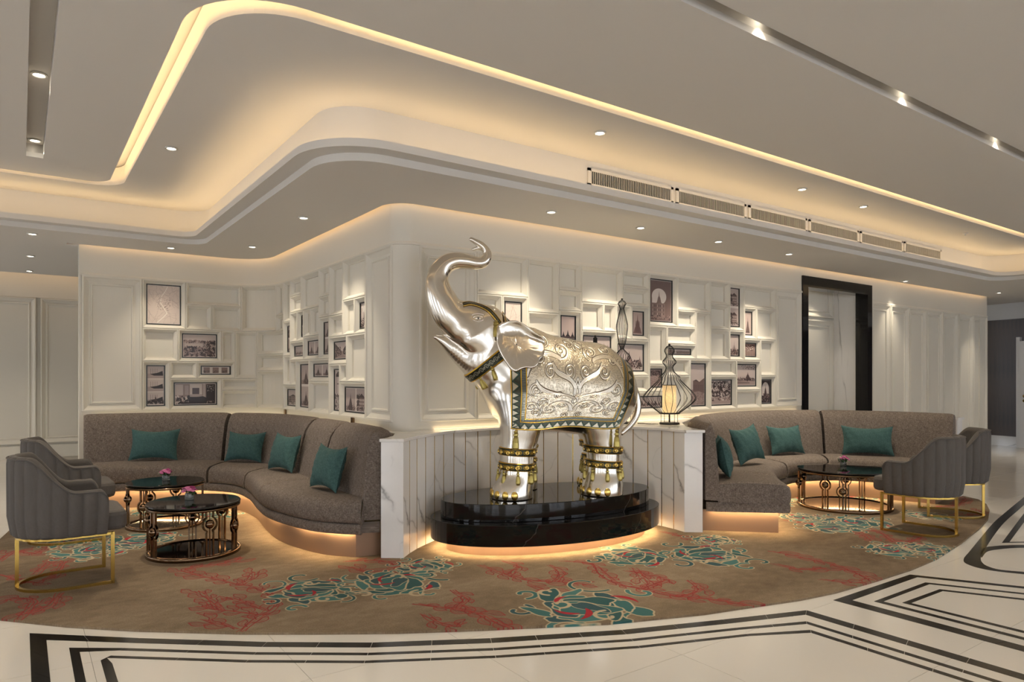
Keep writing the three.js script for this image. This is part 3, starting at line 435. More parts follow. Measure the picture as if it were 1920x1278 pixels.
// ================================================================ MARBLE SCREEN AND PLINTH
const ARC = curveLen([[2.385, -4.785], [2.56, -4.95], [2.78, -5.10], [3.1, -5.27], [3.45, -5.345], [3.9, -5.35], [4.35, -5.24], [4.62, -4.98], [4.78, -4.7], [4.86, -4.4], [4.83, -4.13]], 0.152);
function slatGeo(a, b, h, t, ou, ov, inset = 0.0038) {         // an upright stone slat standing on the line a-b, t thick behind it
  const l = Math.hypot(b[0] - a[0], b[1] - a[1]), e = inset / l, p = [a[0] + (b[0] - a[0]) * e, a[1] + (b[1] - a[1]) * e], q = [b[0] - (b[0] - a[0]) * e, b[1] - (b[1] - a[1]) * e], n = [(b[1] - a[1]) / l, -(b[0] - a[0]) / l];
  const A = [p, q, [q[0] + n[0] * t, q[1] + n[1] * t], [p[0] + n[0] * t, p[1] + n[1] * t]], Q = [], U = [];
  for (let k = 0; k < 4; k++) { const c = A[k], d = A[(k + 1) % 4], w = Math.hypot(c[0] - d[0], c[1] - d[1]); Q.push([V(c[0], 0.0135, c[1]), V(d[0], 0.0135, d[1]), V(d[0], h, d[1]), V(c[0], h, c[1])]); U.push([[ou, ov], [ou + w, ov], [ou + w, ov + h], [ou, ov + h]].map((u) => [u[0] * 1.2, u[1] * 1.2])); }
  Q.push(A.map((c) => V(c[0], h, c[1]))); U.push([[0, 0], [0.1, 0], [0.1, 0.1], [0, 0.1]]); return quadGeo(Q, U);
}
{
  const g = thing('marble_screen', 'curved white marble slat screen with brass joints wrapping behind the elephant', 'low wall');
  for (let i = 0; i + 1 < ARC.length; i++) {
    mesh('marble_slat', slatGeo(ARC[i], ARC[i + 1], 0.899, 0.03, rr(0, 1), rr(0, 1)), M.marble, g);
    if (i) { const p = ARC[i], t = [ARC[i + 1][0] - ARC[i - 1][0], ARC[i + 1][1] - ARC[i - 1][1]], l = Math.hypot(...t), n = [t[1] / l, -t[0] / l]; mesh('brass_joint', new THREE.BoxGeometry(0.008, 0.885, 0.004).rotateY(-Math.atan2(t[1], t[0])).translate(p[0] + n[0] * 0.001, 0.457, p[1] + n[1] * 0.001), M.brass, g); }
  }
  mesh('end_post', slatGeo([2.247, -4.888], [2.385, -4.785], 0.899, 0.03, 0.2, 0.1, 0), M.marble, g); mesh('end_post', slatGeo([4.83, -4.13], [4.955, -4.032], 0.899, 0.03, 0.6, 0.4, 0), M.marble, g);
  const f = offset2(ARC, -0.014);
  const cap = [[2.235, -4.89], [2.38, -4.768], ...f.slice(1, -1), [4.826, -4.11], [4.965, -4.012], [5.0, -4.1], [5.17, -4.4], [5.62, -4.84], [6.2, -5.2], [6.32, -5.41], ...wallRun(5.35, sOfX(6.0), 0.006).reverse(), [2.6, -5.55], [2.56, -5.3], [2.44, -5.08], [2.29, -4.93]];
  mesh('marble_cap', slab(cap, 0.9, 0.926, [], 0.005), M.marble, g);
}
{
  const g = thing('marble_post', 'small white marble end post at the far end of the right sofa', 'post', [8.86, 0.013, -3.66]);
  mesh('shaft', box(0.13, 0.89, 0.3, 0, 0.445, 0), M.marble, g); mesh('cap', box(0.16, 0.026, 0.33, 0, 0.903, 0), M.marble, g);
}
const ellipse = (rx, rz, n = 96) => { const o = [], c = Math.cos(0.175), s = Math.sin(0.175); for (let i = 0; i < n; i++) { const t = i / n * 2 * Math.PI, x = rx * Math.cos(t), z = rz * Math.sin(t); o.push([3.715 + x * c - z * s, -4.655 + x * s + z * c]); } return o; };
{
  const g = thing('display_plinth', 'two stepped oval black marble plinth with a glowing base under the elephant', 'plinth');
  mesh('recessed_base', slab(ellipse(0.93, 0.47), 0.013, 0.105), M.toe, g);
  mesh('lower_tier', slab(ellipse(1.06, 0.6), 0.105, 0.27, [], 0.004), M.blackMarble, g); mesh('upper_tier', slab(ellipse(0.98, 0.47), 0.27, 0.41, [], 0.004), M.blackMarble, g);
  const p = ellipse(1.0, 0.535, 28); ledRun(g, [...p, p[0]], 0.0995, () => V(0, -1, 0), 0.012, WARM, K.plinth, 0.6, 0.004);
}
// ================================================================ SOFAS
const lerp2 = (a, b, t) => [a[0] + (b[0] - a[0]) * t, a[1] + (b[1] - a[1]) * t];
function capGeo(P, Y) {                                        // closes the end of a run: P plan points, Y heights of the section
  const o = P[0], t = [P[P.length - 1][0] - o[0], P[P.length - 1][1] - o[1]], l = Math.hypot(...t) || 1, c = P.map((p, i) => new THREE.Vector2(((p[0] - o[0]) * t[0] + (p[1] - o[1]) * t[1]) / l, Y[i]));
  const tri = THREE.ShapeUtils.triangulateShape(c, []), g = new THREE.BufferGeometry();
  g.setAttribute('position', new THREE.Float32BufferAttribute(P.flatMap((p, i) => [p[0], Y[i], p[1]]), 3)); g.setAttribute('uv', new THREE.Float32BufferAttribute(c.flatMap((v) => [v.x, v.y]), 2)); g.setIndex(tri.flat()); g.computeVertexNormals(); return g;
}
const SEAT = [[0.03, 0.286], [-0.002, 0.292], [-0.014, 0.32], [-0.016, 0.375], [-0.004, 0.425], [0.03, 0.452], [0.08, 0.463]];
const BACK = [[0, 0.43], [0.05, 0.52], [0.15, 0.70], [0.27, 0.86], [0.37, 0.93], [0.48, 0.967], [0.62, 0.983], [0.78, 0.979], [0.9, 0.955], [0.98, 0.905], [1, 0.84], [1, 0.30]];
function sofa(label, F, S, B, seatSeams, backSeams, name = 'curved_sofa') {
  const g = thing(name, label, 'sofa'), N = 132;
  const c3 = (P) => new THREE.CatmullRomCurve3(P.map((p) => V(p[0], 0, p[1])), false, 'centripetal');
  const [cf, cs, cb] = [F, S, B].map(c3), at = (c, t) => { const p = c.getPoint(t); return [p.x, p.z]; };
  const st = []; for (let i = 0; i <= N; i++) { const t = i / N; st.push({ t, f: at(cf, t), s: at(cs, t), b: at(cb, t) }); }
  const from = (q, m) => { const l = Math.hypot(q.s[0] - q.f[0], q.s[1] - q.f[1]) || 1; return lerp2(q.f, q.s, m / l); };
  const range = (a, b) => st.filter((q) => q.t >= a - 1e-6 && q.t <= b + 1e-6);
  // recessed metal base with the light strip under the skirt
  const k0 = 3, ts = st.slice(k0, N - k0 + 1), toe = ts.map((q) => from(q, 0.085)), in2 = ts.map((q) => lerp2(q.s, q.b, 0.95)), NT = toe.length - 1;
  mesh('recessed_base', mergeGeometries([bands([[toe, 0.205], [toe, 0.013]], false), capGeo([toe[0], toe[0], in2[0], in2[0]].map((p, i) => [p[0] + (i === 1 ? 1e-4 : 0), p[1]]), [0.205, 0.013, 0.013, 0.205]), capGeo([toe[NT], toe[NT], in2[NT], in2[NT]].map((p, i) => [p[0] + (i === 1 ? 1e-4 : 0), p[1]]), [0.205, 0.013, 0.013, 0.205])]), M.toe, g);
  const skR = [[0.25, 0.203], [0.012, 0.203], [0, 0.212], [-0.004, 0.245], [0, 0.276], [0.012, 0.285], [0.1, 0.286]];
  const skP = (q) => skR.map(([m]) => from(q, m));
  const skG = [bands(skR.map(([m, y]) => [st.map((q) => from(q, m)), y]), false, true)];
  for (const q of [st[0], st[N]]) skG.push(capGeo([...skP(q), q.s, lerp2(q.s, q.b, 0.95), lerp2(q.s, q.b, 0.95), q.s], [...skR.map((r) => r[1]), 0.287, 0.287, 0.203, 0.203]));
  mesh('skirt', mergeGeometries(skG), M.tweed, g);
  const lp = st.slice(2, N - 1).filter((q, i) => i % 3 === 0), e0 = st[2], e1 = lp[lp.length - 1];
  ledRun(g, [lerp2(e0.s, e0.b, 0.6), lerp2(e0.s, e0.f, 0.5), ...lp.map((q) => from(q, 0.066)), lerp2(e1.s, e1.f, 0.5), lerp2(e1.s, e1.b, 0.6)], 0.2, (t) => V(0, -1, 0), 0.012, WARM, K.toe, 0.7, 0.004);
  const crease = (q, a, b, w) => { const len = 3.5; const d = Math.min((q.t - a) * len, (b - q.t) * len); return w * Math.exp(-((d / 0.02) ** 2)); };
  const cuts = (list) => [0, ...list, 1];
  const sc = cuts(seatSeams);
  for (let k = 0; k + 1 < sc.length; k++) {
    const R = range(sc[k], sc[k + 1]), a = R[0].t, b = R[R.length - 1].t, e = 0.0012;
    const rail = (m, y) => [R.map((q) => { const z = crease(q, a, b, 0.012); return from(q, m + z * 0.8); }), R.map((q) => y - crease(q, a, b, 0.012))];
    const fr = (u, y) => [R.map((q) => lerp2(from(q, 0.08), lerp2(q.s, q.b, 0.12), u)), R.map((q) => y - crease(q, a, b, 0.012))];
    const rails = [...SEAT.map(([m, y]) => rail(m, y)), fr(0.35, 0.472), fr(0.7, 0.47), fr(1, 0.458)];
    const parts = [bands(rails, false, true)];
    for (const i of [0, R.length - 1]) { const P = rails.map((r) => r[0][i]), Y = rails.map((r) => r[1][i]); parts.push(capGeo([...P, P[P.length - 1]].map((p, j, all) => j === all.length - 1 ? [p[0] + 1e-4, p[1]] : p), [...Y, 0.287])); }
    mesh('seat_cushion', mergeGeometries(parts), M.tweed, g);
  }
  const bc = cuts(backSeams);
  for (let k = 0; k + 1 < bc.length; k++) {
    const R = range(bc[k], bc[k + 1]), a = R[0].t, b = R[R.length - 1].t;
    const rails = BACK.map(([m, y], j) => [R.map((q) => lerp2(q.s, q.b, m + (j < 6 ? crease(q, a, b, 0.05) : 0))), R.map((q) => y - (j > 3 && j < 9 ? crease(q, a, b, 0.014) : 0))]);
    const parts = [bands(rails, false, true)];
    for (const i of [0, R.length - 1]) { const P = rails.map((r) => r[0][i]), Y = rails.map((r) => r[1][i]); parts.push(capGeo([...P, P[0].map((v) => v + 1e-4)], [...Y, 0.30])); }
    mesh('backrest', mergeGeometries(parts), M.tweed, g);
  }
  return g;
}
sofa('long curved grey brown sofa on the left, bending round the hollow wall corner',
  [[0.58, -8.29], [0.95, -8.22], [1.3, -8.05], [1.58, -7.78], [1.78, -7.45], [1.81, -7.0], [1.73, -6.35], [1.70, -6.0], [1.735, -5.65], [1.86, -5.2], [2.09, -4.905]],
  [[0.56, -8.83], [1.0, -8.77], [1.45, -8.56], [1.86, -8.14], [2.11, -7.76], [2.2, -7.2], [2.19, -6.5], [2.16, -5.95], [2.14, -5.6], [2.14, -5.3], [2.13, -4.975]],
  [[0.58, -9.17], [1.05, -9.15], [1.62, -8.98], [2.13, -8.6], [2.47, -8.1], [2.59, -7.4], [2.6, -6.6], [2.6, -6.0], [2.58, -5.6], [2.5, -5.2], [2.262, -4.925]], [0.31, 0.47, 0.64], [0.29, 0.56, 0.68]);
sofa('horseshoe shaped grey brown sofa on the right, around the single round table',
  [[5.5, -3.52], [5.7, -3.72], [5.98, -3.97], [6.4, -4.28], [6.92, -4.46], [7.2, -4.49], [7.44, -4.44], [7.66, -4.32], [7.8, -4.15], [7.9, -3.92], [7.98, -3.65], [8.06, -3.38]],
  [[5.05, -3.92], [5.3, -4.15], [5.75, -4.5], [6.3, -4.78], [7.0, -4.93], [7.4, -4.92], [7.75, -4.8], [8.05, -4.6], [8.2, -4.35], [8.36, -4.08], [8.42, -3.75], [8.42, -3.42]],
  [[4.98, -4.02], [5.17, -4.33], [5.62, -4.77], [6.2, -5.12], [7.0, -5.34], [7.6, -5.33], [8.05, -5.18], [8.4, -4.9], [8.62, -4.5], [8.72, -4.15], [8.72, -3.8], [8.68, -3.48]], [0.16, 0.36, 0.6], [0.24, 0.62]);
// ---------------------------------------------------------------- teal cushions
function pillowGeo(w, h, t) {
  const n = 22, p = [], u = [], ix = [];
  for (const side of [1, -1]) for (let j = 0; j <= n; j++) for (let i = 0; i <= n; i++) {
    const a = i / n * 2 - 1, b = j / n * 2 - 1, ea = 1 - Math.abs(a) ** 2.6, eb = 1 - Math.abs(b) ** 2.6, f = Math.pow(Math.max(0, ea * eb), 0.55);
    const px = a * w / 2 * (1 - 0.11 * (1 - b * b) ** 1.0 * (Math.abs(a) > 0.2 ? 1 : Math.abs(a) * 5) * 0.9), py = b * h / 2 * (1 - 0.2 * (1 - a * a));
    const wr = 0.004 * Math.sin(a * 14 + b * 5) * (1 - f) * f * 4 + 0.003 * Math.sin(b * 17 - a * 7) * f * (1 - f) * 4;
    p.push(px, py, side * (f * t / 2 + wr)); u.push(px, py);
  }
  const m = (n + 1) * (n + 1); for (const s of [0, 1]) for (let j = 0; j < n; j++) for (let i = 0; i < n; i++) { const a = s * m + j * (n + 1) + i, b = a + 1, c = a + n + 1, d = c + 1; s ? ix.push(a, c, b, b, c, d) : ix.push(a, b, c, b, d, c); }
  const g = new THREE.BufferGeometry(); g.setAttribute('position', new THREE.Float32BufferAttribute(p, 3)); g.setAttribute('uv', new THREE.Float32BufferAttribute(u, 2)); g.setIndex(ix); g.computeVertexNormals(); return g;
}
function cushion(label, x, z, facing, w, h, lean = 0.3, y = 0.462, roll = 0) {
  const c = tag(mesh('cushion', pillowGeo(w, h, 0.15), M.teal), label, 'cushion', 'teal scatter cushions');
  c.position.set(x, y + h / 2 * Math.cos(lean) + 0.012, z); c.rotation.set(-lean, facing, roll, 'YXZ');
}
cushion('teal cushion at the left end of the left sofa, under the framed river view', 1.215, -8.57, 0.62 - 1.1, 0.52, 0.36);
cushion('teal cushion in the hollow bend of the left sofa', 2.0, -7.84, -0.85, 0.46, 0.34);
cushion('teal cushion turned sideways at the middle of the left sofa', 2.12, -6.85, -1.35, 0.46, 0.38, 0.28);
cushion('teal cushion nearest the marble screen on the left sofa', 2.06, -5.5, -1.45, 0.46, 0.38, 0.28);
cushion('teal cushion seen edge on at the near end of the right sofa', 5.39, -4.14, 0.72, 0.44, 0.38, 0.22);
cushion('teal cushion second from the near end of the right sofa', 6.25, -4.5, 0.02, 0.46, 0.40, 0.3, 0.485, 0.1);
cushion('teal cushion at the middle of the right sofa, behind the round table', 7.45, -4.83, -0.25, 0.5, 0.36);
cushion('teal cushion at the right end of the right sofa, behind the flowers', 8.16, -4.22, -0.98, 0.56, 0.36);
// ================================================================ ARMCHAIRS
function armchair(label, x, z, facing) {                       // local +x is forward
  const g = thing('armchair', label, 'armchair', [x, 0.013, z], facing, 'grey velvet tub chairs on brass frames');
  const n = 288, plan = [], Wd = 0.30, cx = -0.0;              // plan of the shell from one arm tip round the back to the other
  for (let i = 0; i <= n; i++) { const L1 = 0.215, arc = Math.PI * Wd, T = 2 * L1 + arc, s = i / n * T; let p, nn; if (s < L1) { p = [L1 - s, Wd]; nn = [0, 1]; } else if (s < L1 + arc) { const a = Math.PI / 2 + (s - L1) / Wd; p = [Wd * Math.cos(a), Wd * Math.sin(a)]; nn = [Math.cos(a), Math.sin(a)]; } else { p = [s - L1 - arc, -Wd]; nn = [0, -1]; } plan.push({ p, n: nn, s, u: Math.abs(s / T - 0.5) * 2 }); }
  const top = (u) => { const t = THREE.MathUtils.smoothstep(1 - u, 0.26, 0.66); let y = 0.645 + 0.225 * t; const e = THREE.MathUtils.clamp((u - 0.93) / 0.07, 0, 1); return y - 0.06 * e * e; };
  const taper = (q) => 0.94 + 0.06 * THREE.MathUtils.smoothstep(q, 0.3, 0.6);
  const rail = (d, yf, k) => [plan.map((q) => { const ch = d > 0 ? 0.015 * Math.pow(Math.abs(Math.sin(q.s / 0.082 * Math.PI)), 0.6) - 0.012 : 0; const sc = k ?? 1; return [(q.p[0] + q.n[0] * (d + ch)) * sc, -(q.p[1] + q.n[1] * (d + ch)) * sc]; }), plan.map((q) => yf(top(q.u)))];
  const rails = [rail(-0.03, () => 0.345, 0.95), rail(0.004, () => 0.345, 0.96), rail(0.018, () => 0.36, 0.97), rail(0.028, (t) => 0.48), rail(0.03, (t) => t - 0.05), rail(0.026, (t) => t - 0.016), rail(0.012, (t) => t - 0.002), rail(-0.012, (t) => t), rail(-0.03, (t) => t - 0.012), rail(-0.036, (t) => t - 0.04), rail(-0.034, () => 0.44)];
  const shell = [bands(rails, false, true)];
  for (const i of [0, n]) shell.push(capGeo(rails.map((r) => r[0][i]), rails.map((r) => r[1][i])));
  mesh('shell', mergeGeometries(shell), M.velvet, g);
  mesh('piping', tube(plan.filter((q, i) => i % 5 === 0).map((q) => V(q.p[0] + q.n[0] * 0.03, top(q.u) - 0.012, -(q.p[1] + q.n[1] * 0.03))), 0.005, 180, 5), M.velvet, g);
  const seat = roundPoly([[0.335, -0.262], [0.335, 0.262], [-0.13, 0.262], [-0.268, 0.1], [-0.268, -0.1], [-0.13, -0.262]], [0.07, 0.07, 0.12, 0.1, 0.1, 0.12], 6);
  mesh('seat_cushion', slab(seat, 0.355, 0.485, [], 0.03), M.velvet, g);
  const bar = (pts, w = 0.02) => { const o = []; for (let i = 0; i + 1 < pts.length; i++) { const a = pts[i], b = pts[i + 1], l = a.distanceTo(b), m = a.clone().add(b).multiplyScalar(0.5), bx = new THREE.BoxGeometry(l + w * 0.9, w, w); const q = new THREE.Quaternion().setFromUnitVectors(V(1, 0, 0), b.clone().sub(a).normalize()); o.push(bx.applyQuaternion(q).translate(m.x, m.y, m.z)); } return mergeGeometries(o); };
  const dee = (y) => { const o = [V(0.245, y, 0.245)]; for (let k = 0; k <= 22; k++) { const a = Math.PI / 2 + k / 22 * Math.PI; o.push(V(-0.02 + 0.255 * Math.cos(a), y, 0.245 * Math.sin(a))); } o.push(V(0.245, y, -0.245)); return o; };
  const ribbon = (y) => { const o = dee(y).map((p) => [p.x, p.z]), a = offset2(o, 0.011), b = offset2(o, -0.011); return bands([[a, y - 0.009], [a, y + 0.009], [b, y + 0.009], [b, y - 0.009], [a, y - 0.009]], false); };
  mesh('floor_rail', ribbon(0.0095), M.brass, g); mesh('seat_rail', ribbon(0.337), M.brass, g);
  for (const s of [1, -1]) mesh('leg', box(0.022, 0.346, 0.022, 0.245, 0.173, s * 0.245), M.brass, g);
  mesh('leg', box(0.022, 0.346, 0.022, -0.275, 0.173, 0), M.brass, g);
  return g;
}
armchair('grey velvet tub chair in the left foreground on a brass frame', 0.255, -5.585, 0.02);
armchair('grey velvet tub chair behind the left foreground chair', 0.33, -7.05, 0.02);
armchair('grey velvet tub chair on the right, nearest the viewer, seen from behind', 6.62, -2.93, Math.PI / 2 + 0.08);
armchair('grey velvet tub chair farthest right, half hidden behind another chair', 7.68, -3.12, Math.PI / 2 + 0.58);
// ================================================================ COFFEE TABLES
function table(label, x, z, r, h, motifs, turn = 0) {
  const g = thing('coffee_table', label, 'coffee table', [x, 0.013, z], turn, 'round black marble coffee tables');
  mesh('table_top', new THREE.LatheGeometry([[0, h - 0.022], [r - 0.012, h - 0.022], [r, h - 0.014], [r, h - 0.006], [r - 0.006, h], [0, h]].map((p) => new THREE.Vector2(...p)), 72), M.blackMarble, g);
  mesh('rim', new THREE.LatheGeometry([[r - 0.03, h - 0.042], [r - 0.004, h - 0.042], [r - 0.002, h - 0.024], [r - 0.03, h - 0.024]].map((p) => new THREE.Vector2(...p)), 72), M.bronze, g);
  mesh('base_ring', new THREE.LatheGeometry([[r - 0.03, 0], [r, 0], [r, 0.022], [r - 0.008, 0.03], [r - 0.03, 0.03], [r - 0.03, 0]].map((p) => new THREE.Vector2(...p)), 72), M.bronze, g);
  mesh('base_panel', new THREE.CylinderGeometry(r - 0.03, r - 0.03, 0.02, 64).translate(0, 0.012, 0), M.blackMarble, g);
  const R = r - 0.018, y0 = 0.028, y1 = h - 0.04;
  const bend = (s, yb) => { const o = []; for (const [t, e] of [[0, 0.026], [1, 0.026]]) o.push(); const pts = [[0.026, y0], [0.026, yb - 0.062]]; for (let k = 0; k <= 10; k++) { const a = -Math.PI / 2 + 0.45 + k / 10 * (Math.PI - 0.9); pts.push([0.052 * Math.cos(a) + 0.0, yb + 0.056 * Math.sin(a)]); } pts.push([0.026, yb + 0.062], [0.026, y1]); return pts.map((p) => [s * p[0], p[1]]); };
  const flat = (P, place) => mergeGeometries(P.slice(0, -1).map((p, i) => { const q = P[i + 1], l = Math.hypot(q[0] - p[0], q[1] - p[1]); return new THREE.BoxGeometry(0.011, l + 0.004, 0.018).rotateZ(-Math.atan2(q[0] - p[0], q[1] - p[1])).translate((p[0] + q[0]) / 2, (p[1] + q[1]) / 2, 0); }));
  const ballG = new THREE.SphereGeometry(0.034, 20, 14);
  for (const [ang, f] of motifs) {
    const yb = y0 + (y1 - y0) * f, m = new THREE.Matrix4().makeRotationY(ang).multiply(new THREE.Matrix4().makeTranslation(0, 0, R));
    for (const s of [1, -1]) mesh('upright', flat(bend(s, yb)).applyMatrix4(m), M.bronze, g);
    mesh('rod', new THREE.CylinderGeometry(0.005, 0.005, y1 - y0, 8).translate(0, (y0 + y1) / 2, 0).applyMatrix4(m), M.bronze, g);
    mesh('ball', ballG.clone().translate(0, yb, 0).applyMatrix4(m), M.bronze, g);
  }
}
const MOT = (k, a0, extra = 0) => Array.from({ length: k }, (_, i) => [a0 + i * 2 * Math.PI / k + (i % 2) * extra, i % 2 ? 0.56 : 0.72]);
table('round black marble coffee table nearest the viewer on the left', 1.12, -5.92, 0.345, 0.405, MOT(6, 0.15, -0.3));
table('round black marble coffee table behind the nearest one on the left', 1.11, -7.17, 0.335, 0.41, MOT(6, 0.6, -0.3));
table('wide round black marble coffee table in front of the right sofa', 7.2, -3.97, 0.47, 0.41, MOT(8, 0.1, -0.42));
// ---------------------------------------------------------------- posies
const petal = [std({ color: rgb(0.36, 0.05, 0.19), roughness: 0.8 }), std({ color: rgb(0.50, 0.14, 0.30), roughness: 0.8 }), std({ color: rgb(0.78, 0.74, 0.60), roughness: 0.8 })], leafM = std({ color: rgb(0.06, 0.12, 0.04), roughness: 0.8 }), yolk = std({ color: rgb(0.72, 0.55, 0.08), roughness: 0.8 });
const bloomG = (() => { const o = []; for (let k = 0; k < 9; k++) o.push(new THREE.SphereGeometry(0.008, 8, 6).scale(1.35, 0.5, 0.7).translate(0.0125, 0.002, 0).rotateZ(0.35).rotateY(k / 9 * 2 * Math.PI)); for (let k = 0; k < 6; k++) o.push(new THREE.SphereGeometry(0.006, 8, 6).scale(1.2, 0.5, 0.7).translate(0.007, 0.006, 0).rotateZ(0.5).rotateY(k)); return mergeGeometries(o); })();
function posy(label, x, y, z) {
  const g = thing('flower_posy', label, 'flowers', [x, y, z], 0, 'small posies on the coffee tables');
  mesh('vase', new THREE.LatheGeometry([[0, 0], [0.03, 0], [0.034, 0.004], [0.033, 0.03], [0.03, 0.052], [0.028, 0.052], [0.031, 0.03], [0.03, 0.007], [0, 0.006]].map((p) => new THREE.Vector2(...p)), 28), phys({ color: rgb(0.75, 0.8, 0.78), transmission: 0.85, roughness: 0.04, thickness: 0.004 }), g);
  for (let k = 0; k < 13; k++) { const a = k * 2.4, r = 0.014 + 0.034 * Math.sqrt(k / 13), b = mesh('blossom', bloomG, petal[[0, 1, 2, 0, 1][k % 5]], g); b.position.set(r * Math.cos(a), 0.092 - r * r * 14 + rr(0, 0.008), r * Math.sin(a)); b.rotation.set(r * 14 * Math.sin(a), rr(0, 6), -r * 14 * Math.cos(a)); if (k % 5 === 2) mesh('flower_centre', new THREE.SphereGeometry(0.005, 8, 6).translate(0, 0.007, 0), yolk, b); }
  for (let k = 0; k < 14; k++) { const a = k * 0.9, l = mesh('leaf', new THREE.SphereGeometry(0.015, 8, 6).scale(1.4, 0.25, 0.7), leafM, g), r = rr(0.02, 0.045); l.position.set(r * Math.cos(a), rr(0.045, 0.075), r * Math.sin(a)); l.rotation.set(rr(-0.6, 0.6), -a, rr(0, 0.7)); }
}
posy('pink and white posy in a glass on the nearest left coffee table', 1.1, 0.419, -6.0); posy('pink posy in a glass on the farther left coffee table', 1.12, 0.424, -7.22); posy('pink posy in a glass on the wide right coffee table', 7.38, 0.424, -4.08);
// ================================================================ WIRE LAMPS on the marble screen
function wireLamp(label, x, z, prof, wires, shade, power) {    // prof: height and radius pairs from foot to finial
  const g = thing('wire_lamp', label, 'table lamp', [x, 0.927, z], 0, 'black wire table lamps on the marble cap');
  const cv = new THREE.CatmullRomCurve3(prof.map(([h, r]) => V(r, h, 0)), false, 'catmullrom', 0.35), w = [];
  const one = new THREE.TubeGeometry(cv, 46, 0.0026, 4, false);
  for (let k = 0; k < wires; k++) w.push(one.clone().rotateY(k / wires * 2 * Math.PI));
  mesh('wire_cage', mergeGeometries(w), M.wire, g).userData.kind = 'stuff';
  const rb = prof[0][1], hb = prof[0][0];
  mesh('foot', new THREE.CylinderGeometry(rb, rb * 1.02, 0.018, 36).translate(0, 0.009, 0), M.wire, g); mesh('lower_ring', new THREE.TorusGeometry(rb, 0.007, 8, 40).rotateX(Math.PI / 2).translate(0, hb, 0), M.wire, g);
  for (let k = 0; k < 4; k++) mesh('leg', new THREE.CylinderGeometry(0.0025, 0.0025, hb, 6).translate(rb * 0.97 * Math.cos(k * Math.PI / 2 + 0.3), hb / 2, rb * 0.97 * Math.sin(k * Math.PI / 2 + 0.3)), M.wire, g);
  mesh('stem', new THREE.CylinderGeometry(0.008, 0.008, hb + 0.04, 10).translate(0, (hb + 0.04) / 2, 0), M.wire, g);
  const [s0, s1, sr] = shade; const sh = mesh('lamp_shade', new THREE.CylinderGeometry(sr, sr, s1 - s0, 40, 1, true).translate(0, (s0 + s1) / 2, 0), phys({ map: scaled(T.linen, 3, 2), roughness: 1, transmission: 0.45, thickness: 0 }), g);
  mesh('shade_ring', new THREE.TorusGeometry(sr, 0.003, 6, 40).rotateX(Math.PI / 2).translate(0, s1, 0), M.wire, sh); mesh('shade_ring', new THREE.TorusGeometry(sr, 0.003, 6, 40).rotateX(Math.PI / 2).translate(0, s0, 0), M.wire, sh);
  mesh('bulb', new THREE.SphereGeometry(0.022, 16, 12).translate(0, s0 + 0.07, 0), std({ color: 0x000000, emissive: rgb(1, 0.78, 0.45), emissiveIntensity: 4 }), g);
  const p = new THREE.PointLight(rgb(1, 0.78, 0.45), power); p.name = 'lamp_glow'; p.castShadow = true; p.shadow.radius = 1; p.position.set(0, s0 + 0.07, 0); g.add(p);
  const top = prof[prof.length - 1]; mesh('finial', new THREE.SphereGeometry(0.012, 12, 10).translate(0, top[0] + 0.008, 0), M.wire, g);
}
wireLamp('bulbous black wire lamp at the right end of the marble cap', 5.27, -4.7, [[0.11, 0.098], [0.262, 0.262], [0.44, 0.108], [0.462, 0.11], [0.52, 0.05], [0.57, 0.034], [0.618, 0.07], [0.66, 0.04], [0.684, 0.03], [0.735, 0.05], [0.775, 0.026], [0.782, 0.006]], 22, [0.115, 0.39, 0.068], K.lamp);
wireLamp('tall slender black wire lamp just behind the elephant tail', 4.97, -5.06, [[0.1, 0.1], [0.2, 0.17], [0.3, 0.172], [0.42, 0.12], [0.52, 0.06], [0.6, 0.04], [0.63, 0.06], [0.678, 0.087], [0.72, 0.05], [0.757, 0.017], [0.81, 0.034], [0.88, 0.046], [0.99, 0.058], [1.1, 0.035], [1.17, 0.02], [1.213, 0.043], [1.235, 0.03], [1.25, 0.006]], 20, [0.11, 0.36, 0.068], K.lamp);
wireLamp('black wire lamp mostly hidden behind the elephant back, only its tip showing', 4.66, -5.12, [[0.1, 0.1], [0.25, 0.125], [0.42, 0.1], [0.5, 0.07], [0.6, 0.042], [0.75, 0.03], [0.82, 0.018], [0.86, 0.018], [0.868, 0.006]], 18, [0.11, 0.36, 0.066], K.lamp);
tag(mesh('lamp_cord', tube([V(5.165, 0.931, -4.745), V(5.12, 0.931, -4.79), V(5.1, 0.931, -4.84), V(5.12, 0.931, -4.9), V(5.09, 0.931, -4.96)], 0.004, 40, 5), M.wire), 'black lamp cord lying on the marble cap between two lamps', 'cord');
